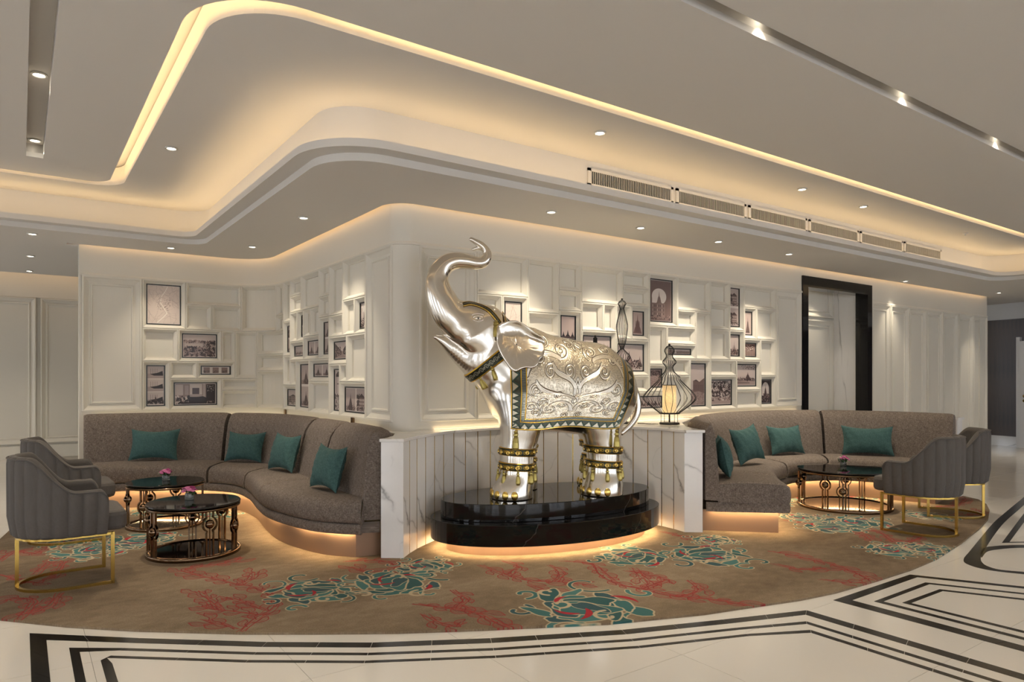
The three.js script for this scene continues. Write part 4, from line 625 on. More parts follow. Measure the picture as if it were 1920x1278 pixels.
// ================================================================ FRAMED PICTURES
const SEP = { sky: '#bfb0aa', pale: '#d9cec6', mid: '#8c7772', dark: '#4b3a3a', deep: '#2c2021' };
function photo(kind) {
  return (c, w, h) => {
    const R = (x, y, a, b, col) => { c.fillStyle = col; c.fillRect(x * w, y * h, a * w, b * h); };
    const poly = (pts, col) => { c.fillStyle = col; c.beginPath(); pts.forEach((p, i) => i ? c.lineTo(p[0] * w, p[1] * h) : c.moveTo(p[0] * w, p[1] * h)); c.closePath(); c.fill(); };
    const spire = (x, y, s, t, col) => poly([[x - s, y], [x - s * 0.62, y - t * 0.3], [x - s * 0.5, y - t * 0.34], [x - s * 0.25, y - t * 0.62], [x - s * 0.1, y - t * 0.7], [x, y - t], [x + s * 0.1, y - t * 0.7], [x + s * 0.25, y - t * 0.62], [x + s * 0.5, y - t * 0.34], [x + s * 0.62, y - t * 0.3], [x + s, y]], col);
    const speck = (x, y, a, b, n, cols, s = 0.03) => { for (let k = 0; k < n; k++) { c.fillStyle = cols[k % cols.length]; c.beginPath(); c.ellipse((x + a * rnd()) * w, (y + b * rnd()) * h, s * w * rr(0.3, 1), s * h * rr(0.3, 0.9), rr(0, 3), 0, 7); c.fill(); } };
    const house = (x, y, a, b, col, win) => { R(x, y, a, b, col); poly([[x - a * 0.08, y], [x + a / 2, y - b * 0.35], [x + a * 1.08, y]], SEP.dark); for (let i = 0; i < 4; i++) for (let j = 0; j < 3; j++) R(x + a * (0.1 + 0.23 * i), y + b * (0.12 + 0.3 * j), a * 0.1, b * 0.16, win); };
    const line = (pts, lw, col) => { c.strokeStyle = col; c.lineWidth = lw * w; c.beginPath(); pts.forEach((p, i) => i ? c.lineTo(p[0] * w, p[1] * h) : c.moveTo(p[0] * w, p[1] * h)); c.stroke(); };
    R(0, 0, 1, 1, SEP.sky);
    if (kind === 'map' || kind === 'plan') {
      R(0, 0, 1, 1, '#dccbc0'); for (let k = 0; k < 70; k++) { let x = rnd(), y = rnd(), a = rr(0, 6.3); const p = [[x, y]]; for (let i = 0; i < 7; i++) { a += rr(-0.6, 0.6); x += 0.06 * Math.cos(a); y += 0.045 * Math.sin(a); p.push([x, y]); } line(p, 0.0035, k % 3 ? '#b3a098' : '#8d7a74'); }
      if (kind === 'map') { line([[0.62, 0.02], [0.55, 0.14], [0.42, 0.3], [0.4, 0.45], [0.52, 0.6], [0.6, 0.72], [0.48, 0.83], [0.3, 0.97]], 0.028, '#efe5da'); speck(0.3, 0.3, 0.4, 0.35, 90, ['#7c6763', '#9b8780'], 0.012); } else { line([[0.5, 0.12], [0.72, 0.35], [0.66, 0.7], [0.45, 0.8], [0.3, 0.5], [0.5, 0.12]], 0.012, '#8b7772'); }
    } else if (kind === 'river') {
      R(0, 0.28, 1, 0.72, '#a9968f'); speck(0, 0.26, 1, 0.1, 130, [SEP.dark, SEP.mid], 0.035); R(0.05, 0.4, 0.6, 0.25, '#b7a69e'); speck(0.05, 0.55, 0.9, 0.4, 240, [SEP.dark, SEP.deep, SEP.mid], 0.06); speck(0.62, 0.32, 0.38, 0.5, 150, [SEP.dark, SEP.deep, '#9d8b84'], 0.05);
    } else if (kind === 'boats') {
      for (let k = 0; k < 3; k++) { const y = k / 3; R(0, y, 1, 0.33, '#c2b3ac'); R(0, y + 0.19, 1, 0.12, '#a89790'); poly([[0.15, y + 0.2], [0.6, y + 0.17], [0.92, y + 0.12], [0.95, y + 0.24], [0.4, y + 0.24]], SEP.deep); for (let i = 0; i < 4; i++) line([[0.2 + i * 0.13, y + 0.2], [0.2 + i * 0.13, y + 0.06]], 0.012, SEP.dark); R(0, y + 0.315, 1, 0.02, SEP.pale); } spire(0.5, 0.93, 0.12, 0.2, SEP.dark); speck(0, 0.9, 1, 0.05, 40, [SEP.deep], 0.05);
    } else if (kind === 'trio') {
      R(0, 0, 1, 1, SEP.pale); for (let k = 0; k < 3; k++) { R(0.07 + k * 0.32, 0.1, 0.22, 0.8, SEP.mid); speck(0.07 + k * 0.32, 0.55, 0.2, 0.25, 26, [SEP.deep, SEP.dark], 0.03); }
    } else if (kind === 'hall') {
      R(0, 0, 1, 1, '#8a7671'); R(0.36, 0.04, 0.3, 0.5, '#c8bab2'); R(0.42, 0.22, 0.17, 0.3, SEP.dark); R(0.02, 0.06, 0.18, 0.5, '#b9aaa3'); R(0.24, 0.1, 0.09, 0.45, '#a5938c'); R(0.68, 0.02, 0.06, 0.65, '#b0a099'); R(0.76, 0.05, 0.22, 0.8, SEP.deep); speck(0.78, 0.1, 0.18, 0.3, 26, ['#b5a59e'], 0.02); c.fillStyle = SEP.deep; c.beginPath(); c.ellipse(0.5 * w, 0.8 * h, 0.3 * w, 0.22 * h, 0, 0, 7); c.fill(); c.fillStyle = '#a99993'; c.beginPath(); c.ellipse(0.48 * w, 0.6 * h, 0.2 * w, 0.05 * h, 0, 0, 7); c.fill(); speck(0, 0.6, 0.34, 0.36, 40, ['#c8bab2', SEP.deep], 0.05); speck(0.1, 0.92, 0.85, 0.06, 30, [SEP.deep], 0.06);
    } else if (kind === 'dualv' || kind === 'dualh') {
      const v = kind === 'dualv'; for (let k = 0; k < 2; k++) { c.save(); c.beginPath(); const b = v ? [0, k * 0.52, 1, 0.46] : [k * 0.52, 0, 0.46, 1]; c.rect(b[0] * w, b[1] * h, b[2] * w, b[3] * h); c.clip(); R(...b, '#b3a39d'); const x = b[0] + b[2] / 2, y = b[1] + b[3]; if ((k + Math.floor(rnd() * 2)) % 2) { spire(x, y, b[2] * 0.33, b[3] * 0.8, SEP.dark); spire(x - b[2] * 0.3, y, b[2] * 0.14, b[3] * 0.4, SEP.mid); spire(x + b[2] * 0.32, y, b[2] * 0.14, b[3] * 0.45, SEP.mid); } else { house(b[0] + b[2] * 0.2, b[1] + b[3] * 0.4, b[2] * 0.6, b[3] * 0.5, '#7a6662', '#c9bbb3'); speck(b[0], b[1] + b[3] * 0.3, b[2] * 0.25, b[3] * 0.6, 40, [SEP.deep, SEP.dark], 0.05); } speck(b[0], y - b[3] * 0.2, b[2], b[3] * 0.18, 60, [SEP.deep, SEP.dark, SEP.mid], 0.03); c.restore(); } if (v) R(0, 0.46, 1, 0.06, SEP.pale); else R(0.46, 0, 0.06, 1, SEP.pale);
    } else if (kind === 'skyline') { for (let k = 0; k < 7; k++) spire(0.08 + k * 0.14, 0.8, 0.08, rr(0.3, 0.65), k % 2 ? SEP.dark : SEP.mid); speck(0, 0.72, 1, 0.25, 130, [SEP.deep, SEP.dark, SEP.mid], 0.04); }
    else if (kind === 'building') { house(0.2, 0.42, 0.6, 0.4, '#8b7772', SEP.deep); speck(0, 0.75, 1, 0.2, 90, [SEP.deep, SEP.dark, '#a89790'], 0.04); speck(0, 0.4, 0.25, 0.4, 40, [SEP.dark], 0.05); }
    else if (kind === 'street') { R(0, 0.55, 1, 0.45, '#8c7a74'); poly([[0, 0.05], [0.5, 0.55], [0.5, 0.75], [0, 0.95]], SEP.dark); poly([[1, 0], [0.62, 0.45], [0.62, 0.72], [1, 0.9]], SEP.deep); speck(0, 0.3, 0.45, 0.5, 120, [SEP.deep, SEP.dark, SEP.mid], 0.05); speck(0.68, 0.5, 0.15, 0.35, 24, ['#b9a9a2'], 0.02); }
    else if (kind === 'gate') { R(0.25, 0.15, 0.07, 0.6, SEP.dark); R(0.62, 0.15, 0.07, 0.6, SEP.dark); R(0.15, 0.12, 0.68, 0.05, SEP.deep); poly([[0.12, 0.12], [0.48, 0.03], [0.86, 0.12]], SEP.dark); R(0.28, 0.34, 0.36, 0.02, SEP.dark); speck(0, 0.6, 1, 0.38, 150, [SEP.deep, SEP.dark, '#b9a9a2'], 0.05); }
    else if (kind === 'temple') { spire(0.45, 0.85, 0.26, 0.62, SEP.dark); poly([[0.2, 0.9], [0.45, 0.45], [0.7, 0.9]], SEP.mid); spire(0.88, 0.85, 0.12, 0.42, SEP.dark); speck(0.05, 0.6, 0.9, 0.34, 160, [SEP.deep, SEP.dark, SEP.mid], 0.04); }
    else if (kind === 'portal') { R(0, 0, 1, 1, '#b9a49c'); spire(0.5, 0.95, 0.42, 0.88, '#7d605b'); for (let k = 0; k < 5; k++) R(0.3 + k * 0.09, 0.4, 0.03, 0.5, SEP.dark); }
    else if (kind === 'arch') { R(0, 0, 1, 1, '#6d5854'); c.fillStyle = '#d6cbc4'; c.beginPath(); c.ellipse(0.42 * w, 0.4 * h, 0.34 * w, 0.2 * h, 0, 0, 7); c.fill(); R(0.09, 0.38, 0.5, 0.2, '#d6cbc4'); spire(0.42, 0.68, 0.2, 0.42, '#7a6560'); R(0.08, 0.56, 0.62, 0.36, '#7f6a65'); for (let i = 0; i < 8; i++) for (let j = 0; j < 3; j++) R(0.11 + i * 0.072, 0.6 + j * 0.1, 0.028, 0.06, i % 3 ? SEP.dark : '#a5948d'); speck(0.05, 0.86, 0.9, 0.1, 60, [SEP.dark, SEP.mid], 0.03); }
    else if (kind === 'stuparch') { R(0, 0, 1, 1, SEP.deep); c.fillStyle = '#cfc3bc'; c.beginPath(); c.ellipse(0.5 * w, 0.38 * h, 0.36 * w, 0.3 * h, 0, 0, 7); c.fill(); R(0.14, 0.38, 0.72, 0.3, '#cfc3bc'); spire(0.5, 0.8, 0.24, 0.66, SEP.dark); speck(0, 0.6, 1, 0.35, 130, [SEP.deep, SEP.dark, SEP.mid], 0.05); }
    else if (kind === 'tracks') { R(0, 0, 1, 1, '#8a7570'); for (let k = 0; k < 6; k++) line([[0, 0.3 + k * 0.14], [0.5, 0.4 + k * 0.12], [1, 0.7 + k * 0.12]], 0.012, '#b9a9a2'); speck(0, 0.05, 1, 0.3, 90, [SEP.dark, SEP.deep], 0.05); speck(0, 0.5, 1, 0.5, 60, [SEP.mid, SEP.dark], 0.03); }
    else if (kind === 'pano') { R(0, 0.4, 1, 0.6, '#8f7c76'); R(0, 0, 0.3, 1, '#9b867f'); R(0.32, 0, 0.05, 1, SEP.pale); speck(0, 0.35, 1, 0.45, 110, [SEP.dark, SEP.mid], 0.03); line([[0.05, 0.9], [0.25, 0.3]], 0.01, SEP.pale); }
    else if (kind === 'streetb') { R(0, 0.62, 1, 0.38, '#8f7b77'); poly([[0.18, 0.4], [0.62, 0.43], [1, 0.33], [1, 0.72], [0.6, 0.66], [0.18, 0.68]], '#6b5653'); poly([[0.2, 0.4], [0.4, 0.37], [0.62, 0.43]], SEP.dark); for (let k = 0; k < 9; k++) R(0.22 + k * 0.085, 0.5, 0.02, 0.14, SEP.dark); speck(0, 0.7, 1, 0.28, 60, ['#a08e88', '#7b6763'], 0.04); }
    else if (kind === 'tree') { speck(0, 0.02, 1, 0.5, 260, [SEP.deep, SEP.dark, '#b9aaa3'], 0.05); R(0.48, 0.45, 0.06, 0.22, '#c4b6af'); R(0, 0.68, 1, 0.32, '#a08d87'); speck(0, 0.66, 1, 0.18, 90, [SEP.dark, SEP.mid, '#c4b6af'], 0.04); speck(0, 0.45, 1, 0.22, 120, [SEP.dark, SEP.deep], 0.04); }
    else if (kind === 'stupa') { R(0, 0, 1, 1, '#c3afa7'); spire(0.5, 0.93, 0.3, 0.78, '#5c4744'); for (let k = 0; k < 7; k++) R(0.5 - 0.05 * k * 0.8, 0.45 + k * 0.06, 0.08 * k, 0.012, '#86706b'); }
    else if (kind === 'ornament') { R(0, 0, 1, 1, '#6e4b43'); for (let k = 0; k < 9; k++) { const x = 0.1 + k * 0.1; line([[x, 1], [x + 0.02, 0.5], [0.5 + (x - 0.5) * 1.3, 0.25]], 0.03, '#cdbdb3'); } speck(0.2, 0.1, 0.6, 0.5, 60, ['#d8c9be', '#54372f'], 0.06); }
    else if (kind === 'island') { R(0, 0.72, 1, 0.28, '#a18d88'); spire(0.6, 0.75, 0.2, 0.42, SEP.dark); for (let k = 0; k < 5; k++) spire(0.1 + k * 0.1, 0.75, 0.05, rr(0.15, 0.3), SEP.mid); speck(0, 0.64, 1, 0.14, 90, [SEP.dark, SEP.deep], 0.035); poly([[0, 0.8], [0.7, 0.84], [0.7, 0.9], [0, 0.92]], '#7a6763'); speck(0.25, 0, 0.75, 0.2, 60, [SEP.dark], 0.025); }
    else if (kind === 'spires') { for (let k = 0; k < 5; k++) spire(0.2 + k * 0.15, 0.95, 0.13, [0.3, 0.5, 0.68, 0.5, 0.35][k], k % 2 ? '#7b5b56' : SEP.dark); speck(0, 0.7, 1, 0.28, 110, [SEP.deep, SEP.dark, SEP.mid], 0.05); }
    else if (kind === 'cloudspire') { speck(0.1, 0.05, 0.5, 0.3, 14, [SEP.pale], 0.12); spire(0.5, 0.9, 0.12, 0.75, SEP.deep); speck(0, 0.55, 1, 0.42, 130, [SEP.deep, SEP.dark, '#b9aaa3'], 0.06); }
    else if (kind === 'roofs') { R(0, 0, 1, 1, '#cbb6ae'); for (const [x, s] of [[0.5, 0.2], [0.18, 0.13], [0.84, 0.13]]) { poly([[x - s, 0.92], [x - s * 0.3, 0.8], [x, 0.6 + (0.2 - s)], [x + s * 0.3, 0.8], [x + s, 0.92]], SEP.deep); } R(0, 0.9, 1, 0.1, SEP.dark); }
    c.strokeStyle = '#e6ddd4'; c.lineWidth = Math.max(4, 0.025 * w); c.strokeRect(0, 0, w, h);
  };
}
const PICS = [['map', 'large framed street map on the left wall, topmost picture'], ['river', 'framed view over a river, just below the street map'], ['boats', 'tall framed strip of three boat views at the lower left'], ['trio', 'narrow horizontal frame holding three tiny square views'], ['hall', 'wide framed picture of a domed hall interior above the left sofa'],
  ['dualv', 'narrow two view frame closest to the hollow wall corner'], ['dualv', 'narrow two view frame under the lit niches, next to the hollow corner'], ['skyline', 'small framed skyline right of the corner frame'], ['dualh', 'small frame with two pagoda views side by side'], ['dualv', 'tall two view frame just above the left sofa bend'], ['building', 'small framed building view low in the hollow corner'], ['dualh', 'wide frame with a tree and a house side by side'], ['dualv', 'tall slim two view frame high on the return wall'], ['street', 'framed street between dark houses on the return wall'], ['gate', 'tall slim frame showing a high red gate'], ['cloudspire', 'slim framed spire with clouds, highest on the return wall'], ['dualh', 'lowest wide frame with two old houses, next to the tall panel'],
  ['plan', 'framed line drawing of a plan right beside the elephant head'], ['roofs', 'framed pale picture with pointed roofs above the elephant back'], ['skyline', 'framed skyline partly hidden by the tip of a wire lamp'], ['temple', 'framed church like spire behind the tall wire lamp'], ['portal', 'small reddish framed portal right of the tall wire lamp'], ['arch', 'large framed view through an arch, highest on the back wall'], ['tracks', 'small framed street with rails left of the bulbous lamp'], ['pano', 'small wide two part frame at the tip of the bulbous lamp'], ['skyline', 'low wide frame mostly behind the bulbous wire lamp'], ['streetb', 'tall framed street corner under a big empty sky'], ['tree', 'framed tree by a lawn, low on the back wall'], ['dualv', 'tall slim frame with two temple views high on the back wall'], ['spires', 'framed cluster of temple spires below the slim double frame'], ['stupa', 'framed single slender stupa on pink paper'], ['ornament', 'small framed pale stone ornament on brown'], ['island', 'framed temple by the water under hanging leaves'], ['stuparch', 'small framed stupa inside an arch, nearest the dark portal']];
for (const cells of [CELLS_A, CELLS_B, CELLS_C]) for (const [a, b, y0, y1, , pic] of cells) if (pic >= 0) {
  const m = 0.047, w = (b - a) / 1000 - 2 * m, h = (y1 - y0) / 1000 - 2 * m, [kind, label] = PICS[pic]; seed = 100 + pic * 77;
  const p = P3((a + b) / 2000, (y0 + y1) / 2000, -0.047), g = thing('framed_picture', label, 'picture', [p.x, p.y, p.z], cells === CELLS_B ? -Math.PI / 2 : 0, 'framed sepia pictures in the wall niches');
  const f = 0.0125; mesh('frame', mergeGeometries([box(w, f, 0.022, 0, h / 2 - f / 2, 0.011), box(w, f, 0.022, 0, -h / 2 + f / 2, 0.011), box(f, h - 2 * f, 0.022, -w / 2 + f / 2, 0, 0.011), box(f, h - 2 * f, 0.022, w / 2 - f / 2, 0, 0.011)]), M.black, g);
  const k = 400 / Math.max(w, h); mesh('print', new THREE.PlaneGeometry(w - 2 * f, h - 2 * f).translate(0, 0, 0.012), phys({ map: canvasTex(Math.round(w * k), Math.round(h * k), photo(kind)), roughness: 0.5, clearcoat: 0.25, clearcoatRoughness: 0.1 }), g);
}
// brass mounting clips on the return wall just above the sofa
for (const [s, l] of [[2.62, 'tiny brown clip on the wall above the sofa bend'], [4.72, 'brown clip on the wall under the lowest house picture']]) { const p = W(s, 0.012), o = tag(mesh('wall_clip', box(0.02, 0.06, 0.05, 0, 0, 0), M.bronze), l, 'clip'); o.position.set(p[0], 0.975, p[1]); }
// ================================================================ THE SILVER ELEPHANT  (local x towards the tail, y up from the plinth, z towards the viewer)
const cap3 = (x, y, z, c) => { const ax = c[0], ay = c[1], az = c[2], bx = c[4] - ax, by = c[5] - ay, bz = c[6] - az, px = x - ax, py = y - ay, pz = z - az; let t = (px * bx + py * by + pz * bz) / (bx * bx + by * by + bz * bz); t = t < 0 ? 0 : t > 1 ? 1 : t; const dx = px - bx * t, dy = py - by * t, dz = pz - bz * t; return Math.sqrt(dx * dx + dy * dy + dz * dz) - (c[3] + (c[7] - c[3]) * t); };
const fine = (P, m = 5) => { const c = new THREE.CatmullRomCurve3(P.map((p) => V(p[0], p[1], p[2]))), o = [], n = (P.length - 1) * m; for (let k = 0; k <= n; k++) { const t = k / n, q = c.getPoint(t), u = t * (P.length - 1), i = Math.min(P.length - 2, Math.floor(u)), w = u - i, r0 = P[Math.max(0, i - 1)][3], r1 = P[i][3], r2 = P[i + 1][3], r3 = P[Math.min(P.length - 1, i + 2)][3]; o.push([q.x, q.y, q.z, 0.5 * (2 * r1 + (r2 - r0) * w + (2 * r0 - 5 * r1 + 4 * r2 - r3) * w * w + (3 * r1 - r0 - 3 * r2 + r3) * w * w * w)]); } return chain(o); };
const chain = (P) => P.slice(0, -1).map((p, i) => [...p, ...P[i + 1]]);
const smin = (a, b, k) => { const h = Math.max(k - Math.abs(a - b), 0) / k; return Math.min(a, b) - h * h * k * 0.25; };
const TRUNK = fine([[-0.80, 1.40, 0, 0.151], [-0.90, 1.5, 0, 0.144], [-0.955, 1.6, 0, 0.130], [-0.99, 1.69, 0, 0.112], [-1.004, 1.775, 0, 0.097], [-0.985, 1.86, 0, 0.088], [-0.93, 1.925, 0, 0.080], [-0.85, 1.955, 0, 0.072], [-0.76, 1.955, 0, 0.065], [-0.68, 1.944, 0, 0.056], [-0.622, 1.952, 0, 0.049], [-0.588, 1.985, 0, 0.043], [-0.58, 2.03, 0, 0.037], [-0.604, 2.072, 0, 0.032], [-0.648, 2.106, 0, 0.029], [-0.715, 2.142, 0, 0.019]], 12).concat(chain([[-0.615, 2.075, 0, 0.026], [-0.665, 2.074, 0, 0.015], [-0.7, 2.06, 0, 0.014]]));
const HEAD = [[-0.60, 1.42, 0.03, 0.175, -0.60, 1.42, -0.03, 0.175], [-0.745, 1.485, 0, 0.14, -0.66, 1.36, 0, 0.2], [-0.70, 1.30, 0.075, 0.115, -0.70, 1.30, -0.075, 0.115], [-0.80, 1.37, 0.055, 0.085, -0.80, 1.37, -0.055, 0.085]];
const JAW = fine([[-1.012, 1.318, 0, 0.022], [-0.94, 1.285, 0, 0.05], [-0.85, 1.23, 0, 0.088], [-0.73, 1.15, 0, 0.125], [-0.6, 1.09, 0, 0.17]]);
const BODY = [[-0.56, 1.26, 0, 0.19, -0.34, 1.13, 0, 0.29], [-0.60, 1.12, 0, 0.16, -0.34, 0.86, 0, 0.27], [-0.30, 1.08, 0, 0.29, -0.02, 0.97, 0, 0.345], [-0.15, 0.905, 0, 0.38, 0.32, 0.87, 0, 0.38], [0.32, 0.885, 0, 0.36, 0.43, 0.84, 0, 0.315]];
// a leg is a smooth stack of circles: centre and radius as splines of the height
const leg = (x0, x1, x2, s, r) => { const P = [[0, x2 - 0.01, s * 0.22, r + 0.012], [0.04, x2 - 0.01, s * 0.22, r + 0.013], [0.1, x2, s * 0.22, r + 0.002], [0.2, x1 - 0.004, s * 0.216, r - 0.02], [0.34, x1, s * 0.212, r - 0.018], [0.46, x0 + (x1 - x0) * 0.4, s * 0.204, r - 0.004], [0.6, x0, s * 0.19, r + 0.022], [0.8, x0, s * 0.15, r + 0.05]]; const n = 160, tb = []; let k = 0; for (let i = 0; i <= n; i++) { const y = 0.8 * i / n; while (k < P.length - 2 && y > P[k + 1][0]) k++; const a = P[Math.max(0, k - 1)], b = P[k], c = P[k + 1], d = P[Math.min(P.length - 1, k + 2)], t = (y - b[0]) / (c[0] - b[0]), h = c[0] - b[0]; tb.push([1, 2, 3].map((q) => { const m0 = k === 0 ? 0 : (c[q] - a[q]) / (c[0] - a[0]) * h, m1 = (d[q] - b[q]) / (d[0] - b[0]) * h, t2 = t * t, t3 = t2 * t; return (2 * t3 - 3 * t2 + 1) * b[q] + (t3 - 2 * t2 + t) * m0 + (3 * t2 - 2 * t3) * c[q] + (t3 - t2) * m1; })); } return (x, y, z) => { if (y >= 0.8) { const q = tb[n]; return Math.hypot(x - q[0], y - 0.8, z - q[1]) - q[2]; } const u = Math.max(0, y) / 0.8 * n, i = Math.min(n - 1, Math.floor(u)), w = u - i, a = tb[i], b = tb[i + 1]; return (Math.hypot(x - a[0] - (b[0] - a[0]) * w, z - a[1] - (b[1] - a[1]) * w) - a[2] - (b[2] - a[2]) * w) * 0.94; }; };
const LEGS = [leg(-0.335, -0.375, -0.41, 1, 0.158), leg(-0.24, -0.23, -0.235, -1, 0.15), leg(0.36, 0.385, 0.375, 1, 0.165), leg(0.44, 0.49, 0.49, -1, 0.155)];
const TAIL = fine([[0.64, 1.0, 0, 0.06], [0.715, 0.93, 0, 0.045], [0.765, 0.84, 0, 0.036], [0.79, 0.73, 0, 0.032], [0.773, 0.635, 0, 0.029], [0.716, 0.555, 0, 0.026], [0.64, 0.49, 0, 0.022]], 8);
const LIMB = [[0.3, 0.03, 0.05, -0.1, 0.03, 0.05]];
function body(x, y, z) {
  let t = 9; if (x < -0.42 && y > 1.12) for (const c of TRUNK) { const d = cap3(x, y, z, c); if (d < t) t = d; }
  let h = 9; for (const c of HEAD) h = smin(h, cap3(x, y, z * 1.08, c), 0.07);
  h = smin(h, t, 0.05);
  let j = 9; for (const c of JAW) j = Math.min(j, cap3(x, y, z * 1.05, c));
  h = smin(h, j, 0.022);
  let b = 9; for (const c of BODY) b = smin(b, cap3(x, y, z, c), 0.12);
  let l = 9; if (y < 1.1) for (const c of LEGS) l = Math.min(l, c(x, y, z));
  b = smin(b, l, 0.07); let r = smin(b, h, 0.07);
  let q = 9; if (x > 0.5) for (const c of TAIL) q = Math.min(q, cap3(x, y, z, c)); r = smin(r, q, 0.02);
  return Math.max(r, -y);
}
function grad(f, x, y, z, e = 0.002) { const v = V(f(x + e, y, z) - f(x - e, y, z), f(x, y + e, z) - f(x, y - e, z), f(x, y, z + e) - f(x, y, z - e)); return v.multiplyScalar(1 / (2 * e)); }
function surfaceNet(f, lo, hi, cell) {                          // one continuous skin of the field f
  const n = lo.map((l, i) => Math.ceil((hi[i] - l) / cell / 4) * 4 + 1), [nx, ny, nz] = n, F = new Float32Array(nx * ny * nz), id = (i, j, k) => i + nx * (j + ny * k), X = (i, a) => lo[a] + i * cell;
  for (let k = 0; k < nz; k += 4) for (let j = 0; j < ny; j += 4) for (let i = 0; i < nx; i += 4) {
    const c = f(X(i + 1.5, 0), X(j + 1.5, 1), X(k + 1.5, 2)), skip = Math.abs(c) > cell * 4.2;
    for (let c3 = k; c3 < Math.min(k + 4, nz); c3++) for (let b = j; b < Math.min(j + 4, ny); b++) for (let a = i; a < Math.min(i + 4, nx); a++) F[id(a, b, c3)] = skip ? c : f(X(a, 0), X(b, 1), X(c3, 2));
  }
  const vi = new Int32Array(nx * ny * nz).fill(-1), P = [], N = [], ix = [];
  for (let k = 0; k < nz - 1; k++) for (let j = 0; j < ny - 1; j++) for (let i = 0; i < nx - 1; i++) {
    let m = 0, sx = 0, sy = 0, sz = 0, c = 0; const v = [];
    for (let q = 0; q < 8; q++) { v[q] = F[id(i + (q & 1), j + (q >> 1 & 1), k + (q >> 2))]; if (v[q] < 0) m |= 1 << q; }
    if (m === 0 || m === 255) continue;
    for (let q = 0; q < 8; q++) for (const b of [1, 2, 4]) if (!(q & b) && ((v[q] < 0) !== (v[q | b] < 0))) { const t = v[q] / (v[q] - v[q | b]); sx += (q & 1) + (b === 1 ? t : 0); sy += (q >> 1 & 1) + (b === 2 ? t : 0); sz += (q >> 2) + (b === 4 ? t : 0); c++; }
    let x = X(i + sx / c, 0), y = X(j + sy / c, 1), z = X(k + sz / c, 2), g = grad(f, x, y, z); const d = f(x, y, z), l2 = Math.max(0.25, g.lengthSq()); if (Math.abs(d) < cell) { x -= g.x * d / l2; y -= g.y * d / l2; z -= g.z * d / l2; } g = grad(f, x, y, z, 0.007);
    g.normalize(); vi[id(i, j, k)] = P.length / 3; P.push(x, y, z); N.push(g.x, g.y, g.z);
  }
  for (let k = 1; k < nz - 1; k++) for (let j = 1; j < ny - 1; j++) for (let i = 1; i < nx - 1; i++) {
    const a = F[id(i, j, k)] < 0;
    const quad = (p, q, r, s, flip) => { if (p < 0 || q < 0 || r < 0 || s < 0) return; flip ? ix.push(p, r, q, q, r, s) : ix.push(p, q, r, q, s, r); };
    if (a !== F[id(i + 1, j, k)] < 0) quad(vi[id(i, j - 1, k - 1)], vi[id(i, j, k - 1)], vi[id(i, j - 1, k)], vi[id(i, j, k)], !a);
    if (a !== F[id(i, j + 1, k)] < 0) quad(vi[id(i - 1, j, k - 1)], vi[id(i - 1, j, k)], vi[id(i, j, k - 1)], vi[id(i, j, k)], !a);
    if (a !== F[id(i, j, k + 1)] < 0) quad(vi[id(i - 1, j - 1, k)], vi[id(i, j - 1, k)], vi[id(i - 1, j, k)], vi[id(i, j, k)], !a);
  }
  const g = new THREE.BufferGeometry(); g.setAttribute('position', new THREE.Float32BufferAttribute(P, 3)); g.setAttribute('normal', new THREE.Float32BufferAttribute(N, 3)); g.setAttribute('uv', new THREE.Float32BufferAttribute(new Float32Array(P.length / 3 * 2), 2)); g.setIndex(ix); return g;
}
const outwards = (o, d, off, start = 0.02, max = 0.8) => { let t = start; while (t < max && body(o.x + d.x * t, o.y + d.y * t, o.z + d.z * t) < off) t += 0.004; for (let k = 0, s = 0.002; k < 5; k++, s /= 2) t += body(o.x + d.x * t, o.y + d.y * t, o.z + d.z * t) < off ? s : -s; return o.clone().addScaledVector(d, t); };
const sideZ = (x, y) => { let z = 0.6; while (z > 0 && body(x, y, z) > 0) z -= 0.003; return z; };
function gridGeo(rows, closed) {                               // rows of Vector3 (equal length) into a smooth sheet
  const n = rows[0].length, p = [], u = [], ix = []; rows.forEach((r, j) => r.forEach((v, i) => { p.push(v.x, v.y, v.z); u.push(i / (n - 1), j / (rows.length - 1)); }));
  for (let j = 0; j + 1 < rows.length; j++) for (let i = 0; i + 1 < n; i++) { const a = j * n + i; ix.push(a, a + 1, a + n, a + 1, a + n + 1, a + n); }
  const g = new THREE.BufferGeometry(); g.setAttribute('position', new THREE.Float32BufferAttribute(p, 3)); g.setAttribute('uv', new THREE.Float32BufferAttribute(u, 2)); g.setIndex(ix); g.computeVertexNormals(); return g;
}
